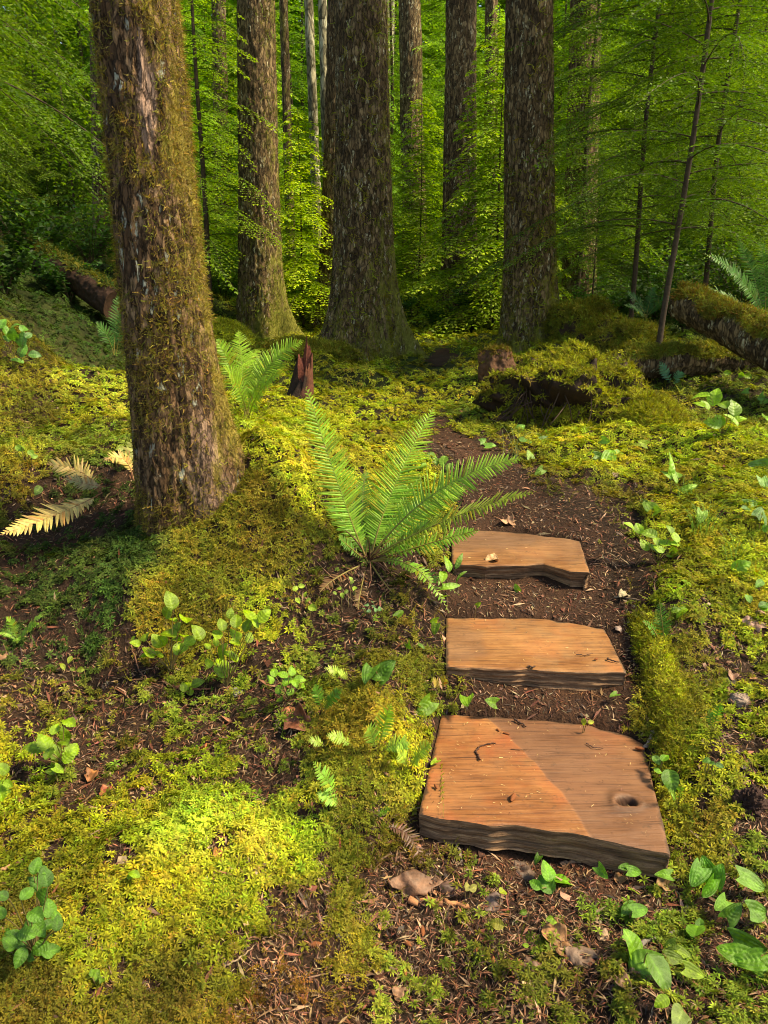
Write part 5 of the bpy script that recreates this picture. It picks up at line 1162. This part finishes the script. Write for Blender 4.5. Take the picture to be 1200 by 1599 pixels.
SH = [shrub_mesh(1, .8, 26, .055, (.10, .20, .03)), shrub_mesh(2, .5, 24, .05, (.09, .20, .035)), shrub_mesh(3, 1.2, 34, .06, (.10, .19, .03))]
for px, Y, kd, s, tint, where in [
 (470, 13.6, 0, 1.2, (1.7, 1.5, .8), 'below the brilliantly sunlit conifer'), (500, 15, 2, 1.0, (1.3, 1.2, .8), 'behind the foot of the sunlit conifer'), (440, 14.5, 0, 1.0, (1.2, 1.1, .8), 'right beside the second dark trunk'),
 (625, 13.5, 1, 1.1, GRN, 'at the right foot of the widest trunk'), (650, 17, 2, 1.2, DKG, 'left of the trunk set back'), (690, 12.6, 1, 1.0, GRN, 'in front of the trunk set back'), (745, 13.4, 1, 1.2, DKG, 'left of the grey flaky trunk'),
 (770, 15, 2, 1.0, GRN, 'far behind the grey flaky trunk'), (890, 11, 0, 1.0, GRN, 'behind the shaded mossy mound'), (950, 10, 1, 1.1, GRN, 'between the thin stems and the mounds'), (975, 11.5, 2, .9, GRN, 'around the left thin stem'), (1030, 10, 0, 1.0, DKG, 'behind the leaning stem'),
 (1075, 9.3, 0, .9, DKG, 'behind the broken end of the slanting log'), (1160, 9.2, 2, 1.0, DKG, 'behind the right-hand sword fern'), (350, 12.8, 2, 1.0, (1.3, 1.2, .8), 'just right of the nearest tree, far back'), (320, 15, 2, 1.2, GRN, 'behind the nearest tree'), (150, 11, 2, 1.0, GRN, 'over the reddish dark log'), (60, 9.8, 0, 1.2, DKG, 'on the upper left slope'), (110, 9.0, 1, 1.0, DKG, 'on the shaded slope'), (10, 8.2, 0, .9, DKG, 'at the left edge above the bank'),
 (580, 19, 2, 1.4, GRN, 'deep behind the widest trunk'), (820, 16, 2, 1.2, GRN, 'deep behind the right-hand trunks'), (1110, 12.5, 2, 1.2, (1.3, 1.2, .8), 'far behind the sword fern at right')]:
    p = gY(px, Y); root = empty('leafy_shrub', p, 'leafy understorey shrub ' + where, 'shrub', 'understorey shrubs', random.uniform(0, 6.28)); root.scale = (s, s, s)
    for nme, me in zip(('stems', 'leaves'), SH[kd]):
        o = bpy.data.objects.new(nme, me); C.objects.link(o); o.parent = root; o.color = (*tint, 1)

# ------------------------------------------------------------------ dead leaves, bark, sticks, cones
def dead_leaf(label, px, py, size, col, seed, cat='dead leaf', kind='ovate', name='dead_leaf', lift=.012, ang=None, wf=1.0):
    r_ = np.random.default_rng(seed); p = gp(px, py); nt_, nc = 16, 12; t = np.linspace(0, 1, nt_)[:, None]; c = np.linspace(-1, 1, nc)[None]
    w_ = .42 * wf * np.sin(np.pi * t ** .8) ** .9 * (1 + .35 * vnoise(np.stack([t * 6 + 0 * c, c * 1.0 + 0 * t, 0 * t * c + seed], -1), 2)) + .004; X_ = w_ * c; Y_ = t + 0 * c
    Z_ = 1.5 * X_ ** 2 * np.sign(math.sin(seed * 7.0)) + .13 * fbm(np.stack([X_ * 4, Y_ * 4, 0 * X_ + seed], -1), 3, seed) + .05 * np.sin(t * 5)
    V = np.stack([X_, Y_ - .5, Z_], -1) * size / F * np.linalg.norm(p - CAM)
    a = r_.uniform(0, 6.28) if ang is None else R(ang); nv = HN(np.array([p[0]]), np.array([p[1]]))[0] + np.array([0, -.25, 0]); Bm = basis(np.array([math.cos(a), math.sin(a), 0]) - 0, nrm(nv)); V = V @ Bm.T
    cc = np.array(col) * .8 * (1 + .4 * fbm(np.stack([X_ * 5, Y_ * 5, 0 * X_], -1), 3, seed + 3))[..., None].clip(.3, 2)
    on_step = [s for s in STEPS if poly_sd(np.array([on_plane(px, py, s['z'])[0]]), np.array([on_plane(px, py, s['z'])[1]]), s['poly'])[0] < 0]
    if on_step: p = on_plane(px, py, on_step[0]['z']); lift = .004
    m = MB(); m.add(V, grid_faces(nt_, nc), cc.reshape(-1, 3)) if False else m.add(V.reshape(-1, 3), grid_faces(nt_, nc), cc.reshape(-1, 3)); o = m.build(name, M['litter'], loc=tuple(p + np.array([0, 0, lift])))
    sol = o.modifiers.new('thickness', 'SOLIDIFY'); sol.thickness = .0008
    tag(o, label, cat); return o
for i, a in enumerate([
 ('curled tan dead leaf, the upper one of the pair in the lower right litter', 866, 1468, 40, (.34, .17, .075)), ('greyish brown dead leaf right of the curled tan one', 910, 1498, 46, (.20, .125, .09)), ('orange-brown dead leaf under the curled tan one', 880, 1486, 32, (.28, .13, .05)),
 ('brown dead leaf left of the pair in the lower right litter', 833, 1514, 36, (.17, .095, .06)), ('dull brown dead leaf in front of the nearest step left of the trillium-like plant', 818, 1365, 38, (.13, .08, .06)), ('mottled grey-brown leaf right of the fallen bark', 770, 1415, 34, (.16, .10, .085)),
 ('tan dead leaf stuck under the leaf at the step corner', 1040, 1388, 26, (.32, .18, .08)), ('small orange leaf scrap in front of the nearest step', 965, 1378, 20, (.36, .17, .07)), ('pale dead leaf on the path behind the farthest step', 795, 820, 26, (.50, .28, .16)),
 ('thin tan leaf lying on the farthest step', 768, 876, 22, (.50, .28, .13)), ('pale pink dead leaf in the moss by the right edge', 1178, 978, 34, (.42, .24, .17)), ('tan dead leaf against the right edge of the photo', 1195, 960, 30, (.40, .24, .16)), ('greyish dead leaf between the middle step and the dark upright fern', 968, 985, 18, (.34, .24, .2)),
 ('small dead leaf in the moss right of the fern tips', 963, 744, 16, (.34, .22, .15)), ('orange dead leaf in the litter at left', 145, 1217, 24, (.38, .15, .05)), ('reddish dead leaf on the litter at left', 165, 1241, 20, (.45, .12, .05)), ('orange scrap in the foreground moss', 342, 1340, 18, (.36, .15, .04)),
 ('pale brown leaf at the left edge of the dark soil', 5, 1028, 26, (.38, .2, .1)), ('large crumpled russet leaf left of the golden hump', 468, 1135, 46, (.24, .08, .04)), ('small russet leaf beside the larger crumpled one', 452, 1118, 26, (.28, .10, .04)),
 ('brown leaf in the lower right corner litter', 1185, 1498, 24, (.26, .14, .08)), ('pale leaf scrap under the yellowish leaf', 940, 1465, 20, (.32, .2, .12)), ('reddish leaf in the litter behind the golden moss right of the nearest step', 1055, 1205, 20, (.30, .12, .07)),
 ('light brown leaf in the moss above the stone', 1145, 1060, 20, (.40, .22, .14)), ('tan leaf by the twig at the bottom', 620, 1560, 20, (.30, .16, .09)), ('curled leaf at the bottom right of the litter', 975, 1545, 24, (.22, .12, .07)), ('small tan leaf right of the farthest step', 975, 935, 18, (.42, .34, .2))]):
    dead_leaf(*a, seed=100 + i)
dead_leaf('mottled piece of fallen bark in front of the nearest step', 650, 1386, 78, (.22, .11, .065), 5, cat='bark', name='bark_piece', lift=.016, ang=5, wf=.5)
dead_leaf('small dark bark flake right of the mottled bark piece', 705, 1392, 36, (.11, .06, .045), 6, cat='bark', name='bark_piece', lift=.012, ang=0, wf=.7)
def stick(label, pxs, rad, col=(.16, .08, .05), name='twig', cat='twig', lift=.006, z=None, fork=0, seed=0):
    r_ = np.random.default_rng(seed + len(pxs)); Pk = np.array([(gp(x, y) if z is None else on_plane(x, y, z)) + [0, 0, lift] for x, y in pxs]); n = 8 * (len(pxs) - 1) + 1; s = np.linspace(0, len(pxs) - 1, n)
    P = np.stack([np.interp(s, np.arange(len(pxs)), Pk[:, k]) for k in range(3)], -1); P[1:-1] += r_.normal(0, rad * .6, (n - 2, 3)) * [1, 1, .4]
    m = MB(); tube(m, P - P[0], rad * (1.1 - .5 * np.linspace(0, 1, n)) * r_.uniform(.85, 1.15, n), 8, col)
    for k in range(fork):
        i = int(r_.integers(n // 4, n - 2)); d = nrm(P[i + 1] - P[i]); e = P[i] + (d + nrm(np.cross(d, [0, 0, 1])) * r_.choice([-1, 1])) * rad * r_.uniform(6, 16) + [0, 0, .004]
        tube(m, bez(P[i], (P[i] + e) / 2 + r_.normal(0, rad, 3), e, 5) - P[0], np.linspace(rad * .6, rad * .3, 5), 5, col)
    tag(m.build(name, M['twig'], loc=tuple(P[0])), label, cat)
for i, a in enumerate([
 ('short orange-brown stick below the fallen bark', [(640, 1408), (690, 1412), (732, 1418)], .0085, (.34, .15, .07)), ('reddish stick lying right of the golden moss mound, at its foot', [(255, 1066), (285, 1080), (330, 1078)], .005, (.24, .09, .05)), ('rust-coloured broken stick above the bright foreground moss', [(292, 1178), (312, 1172), (330, 1165)], .007, (.30, .10, .04)),
 ('orange stick at the left edge among foreground moss', [(-5, 1366), (20, 1356), (38, 1346)], .005, (.40, .22, .12)), ('long thin bent twig across the bottom right litter', [(750, 1580), (800, 1562), (840, 1545), (865, 1520), (905, 1480)], .0028, (.20, .10, .05)), ('upright dark thin stalk in the lower right', [(978, 1600), (982, 1540), (988, 1480), (995, 1440)], .0026, (.13, .05, .035)),
 ('pale short twig standing in the litter below the nearest step', [(722, 1352), (718, 1330), (710, 1318)], .004, (.30, .22, .17)), ('thin pale twig beside the spotted yellowing leaf', [(728, 1432), (760, 1410), (778, 1392)], .002, (.42, .34, .14)), ('short dark twig below the fallen bark', [(618, 1445), (622, 1420), (626, 1405)], .004, (.12, .07, .05)),
 ('thin brown twig in the foreground litter, left of centre', [(310, 1430), (350, 1412), (365, 1390), (395, 1370)], .0022, (.14, .07, .04)), ('slender pale twig in the foreground litter', [(345, 1516), (375, 1500), (400, 1478)], .0022, (.32, .22, .14)), ('long thin twig along the bottom left litter', [(340, 1470), (370, 1452), (410, 1452), (440, 1468)], .0018, (.18, .10, .06)),
 ('grey stick in the litter right of the large folded leaves', [(1000, 1478), (1030, 1468), (1062, 1455)], .005, (.20, .17, .15)), ('short brown stick under the front edge of the nearest step', [(876, 1354), (905, 1349), (930, 1347)], .006, (.24, .14, .09)), ('pale twig at the foot of the large fern', [(555, 1040 - 95), (520, 905), (495, 880)], .0022, (.22, .12, .08)),
 ('thin twig lying on the litter right of the farthest step', [(960, 935), (985, 937), (1000, 940)], .003, (.28, .20, .14)), ('grey stub of branch at the right edge of the steps', [(1008, 1172), (1014, 1158), (1022, 1145)], .007, (.36, .26, .20)), ('dark forked branch at the left edge below the moss bank', [(-10, 795), (12, 775), (26, 758)], .009, (.05, .03, .025)),
 ('thin dark twig rising from the withered fern', [(165, 760), (172, 735), (190, 705)], .003, (.05, .035, .03)), ('red-brown rootlet running from the broad-leaved seedlings', [(205, 1010), (218, 1050), (235, 1068), (260, 1076)], .0025, (.22, .10, .06)), ('long twig across the bottom left corner litter', [(600, 1520), (560, 1530), (520, 1522), (480, 1530)], .0025, (.2, .12, .08))]):
    stick(*a, seed=i, fork=1 if i in (4, 9, 17) else 0)
z1, z2 = STEPS[0]['z'], STEPS[1]['z']
for i, a in enumerate([
 ('curved dark twig on the upper left of the nearest step', [(750, 1189), (743, 1176), (750, 1167), (765, 1163), (774, 1162)], .0026, (.07, .03, .02), z1), ('thin twig in the middle of the nearest step', [(798, 1172), (812, 1173), (824, 1172)], .0012, (.12, .06, .03), z1), ('curved thin twig below the back edge of the nearest step', [(916, 1163), (926, 1169), (942, 1171)], .0018, (.08, .04, .03), z1),
 ('dark knobbly twig at the back edge of the nearest step', [(804, 1125), (812, 1130), (822, 1137)], .004, (.06, .03, .02), z1), ('small dark twig near the right end of the middle step', [(948, 1030), (955, 1033), (966, 1036)], .003, (.06, .03, .02), z2), ('thin twig on the middle step', [(900, 1024), (915, 1025), (926, 1022)], .0018, (.09, .045, .03), z2),
 ('short dark twig at the front edge of the middle step', [(824, 1042), (832, 1044), (836, 1042)], .003, (.07, .04, .03), z2)]):
    stick(a[0], a[1], a[2], a[3], z=a[4], lift=.004, seed=30 + i)
def cone_mesh():
    m = MB(); nz_, sg = 14, 16; z = np.linspace(0, 1, nz_)[:, None]; a = (np.arange(sg) / sg * 2 * np.pi)[None]; rr = .34 * np.sin(np.pi * (z * .92 + .04)) ** .7 * (1 + .16 * np.sign(np.sin(z * 40 + a * 4)))
    m.add(np.stack([z - .5 + 0 * a, rr * np.cos(a), rr * np.sin(a)], -1).reshape(-1, 3), grid_faces(nz_, sg, True), (.26, .085, .03)); return m.mesh('conifer_cone', M['twig'])
CM = cone_mesh()
for lab, px, py, sz, z in [
 ('reddish little cone lying on the nearest step', 801, 1249, 17, z1), ('tiny dark cone near the back edge of the nearest step', 791, 1148, 9, z1), ('very small cone just behind the dark one on the nearest step', 778, 1142, 7, z1), ('small dark cone at the right end of the middle step', 931, 1031, 7, z2), ('dark cone near the right rim of the nearest step', 999, 1172, 12, z1), ('small cone by the left edge of the nearest step', 681, 1231, 10, z1),
 ('orange-brown cone in the litter right of bottom centre', 631, 1519, 17, None), ('reddish cone in the litter left of the orange-brown one', 560, 1496, 16, None), ('small reddish cone below the short orange-brown stick', 660, 1458, 16, None), ('cone in the litter straight below the nearest step', 747, 1488, 15, None), ('cone half hidden in the gold moss strands at the bottom', 493, 1479, 16, None), ('cone close to the small cone below the orange-brown stick', 636, 1477, 14, None), ('cone at the right end of the bottom litter', 770, 1503, 12, None), ('dark red cone right of the nearest step', 1052, 1203, 13, None)]:
    p = gp(px, py) if z is None else on_plane(px, py, z); d = sz / F * np.linalg.norm(p - CAM)
    o = bpy.data.objects.new('conifer_cone', CM); C.objects.link(o); o.location = tuple(p + np.array([0, 0, .2 * d + (.002 if z is None else .001)])); o.scale = (d * 1.1, d * .62, d * .62); o.rotation_euler = (0, 0, random.uniform(0, 6.28)); tag(o, lab, 'cone', 'fallen cones')
# dry needles lying on the treads
mb = MB(); r = np.random.default_rng(77); na = np.array([[-.5, -.035, 0], [.5, -.02, .02], [.5, .02, .05], [-.5, .035, .05]])
for s, n in zip(STEPS, (230, 70, 40)):
    t = r.uniform(.02, .97, n); u = r.uniform(.02, .98, n); B = np.stack([np.interp(u, np.linspace(0, 1, 50), resample(s['B'], np.linspace(0, 1, 50))[:, k]) for k in range(3)], -1); Fr = np.stack([np.interp(u, np.linspace(0, 1, 50), resample(s['Fr'], np.linspace(0, 1, 50))[:, k]) for k in range(3)], -1)
    P = B * (1 - t[:, None]) + Fr * t[:, None]; P[:, 2] += .0035; Fm = frames(n, np.tile([0, 0, 1.0], (n, 1)), r, .06) * (r.uniform(.004, .013, n))[:, None, None]
    Fm[:, :, 1] *= 1.4
    c = np.where(r.uniform(0, 1, (n, 1)) < .55, np.array([[.72, .48, .20]]), np.array([[.12, .05, .03]])); mb.stamp(na, np.array([[0, 1, 2, 3]]), Fm, P, jitter_col(c, r, .2, .05))
tag(mb.build('fallen_needles', M['litter'], smooth=False), 'tiny pale and dark dry needles scattered on the wooden steps', 'needles', kind='stuff')
# grass blades
for lab, px, py, n, L, c in [('wispy grass tuft right of the path in bright moss', 1100, 830, 26, .16, (.20, .36, .05)), ('small grass tuft beside the strap leaves', 1068, 778, 14, .12, (.26, .42, .08)), ('fine arching grass at the foot of the big decayed stump', 800, 722, 10, .28, (.28, .34, .14)), ('short grass tuft at the right edge of the moss', 1150, 870, 16, .12, (.20, .34, .05))]:
    p = gp(px, py); m = MB()
    for i in range(n):
        a = r.uniform(0, 6.28); q = np.array([r.normal(0, .03), r.normal(0, .03), 0]); e = q + np.array([math.cos(a) * L * .7, math.sin(a) * L * .5, L * r.uniform(.3, 1)]); Pb = bez(q, q + np.array([0, 0, L * .7]) + (e - q) * .3, e, 8); tube(m, Pb, np.linspace(.0016, .0004, 8), 3, c)
    tag(m.build('grass_tuft', M['fern'], loc=tuple(p)), lab, 'grass')
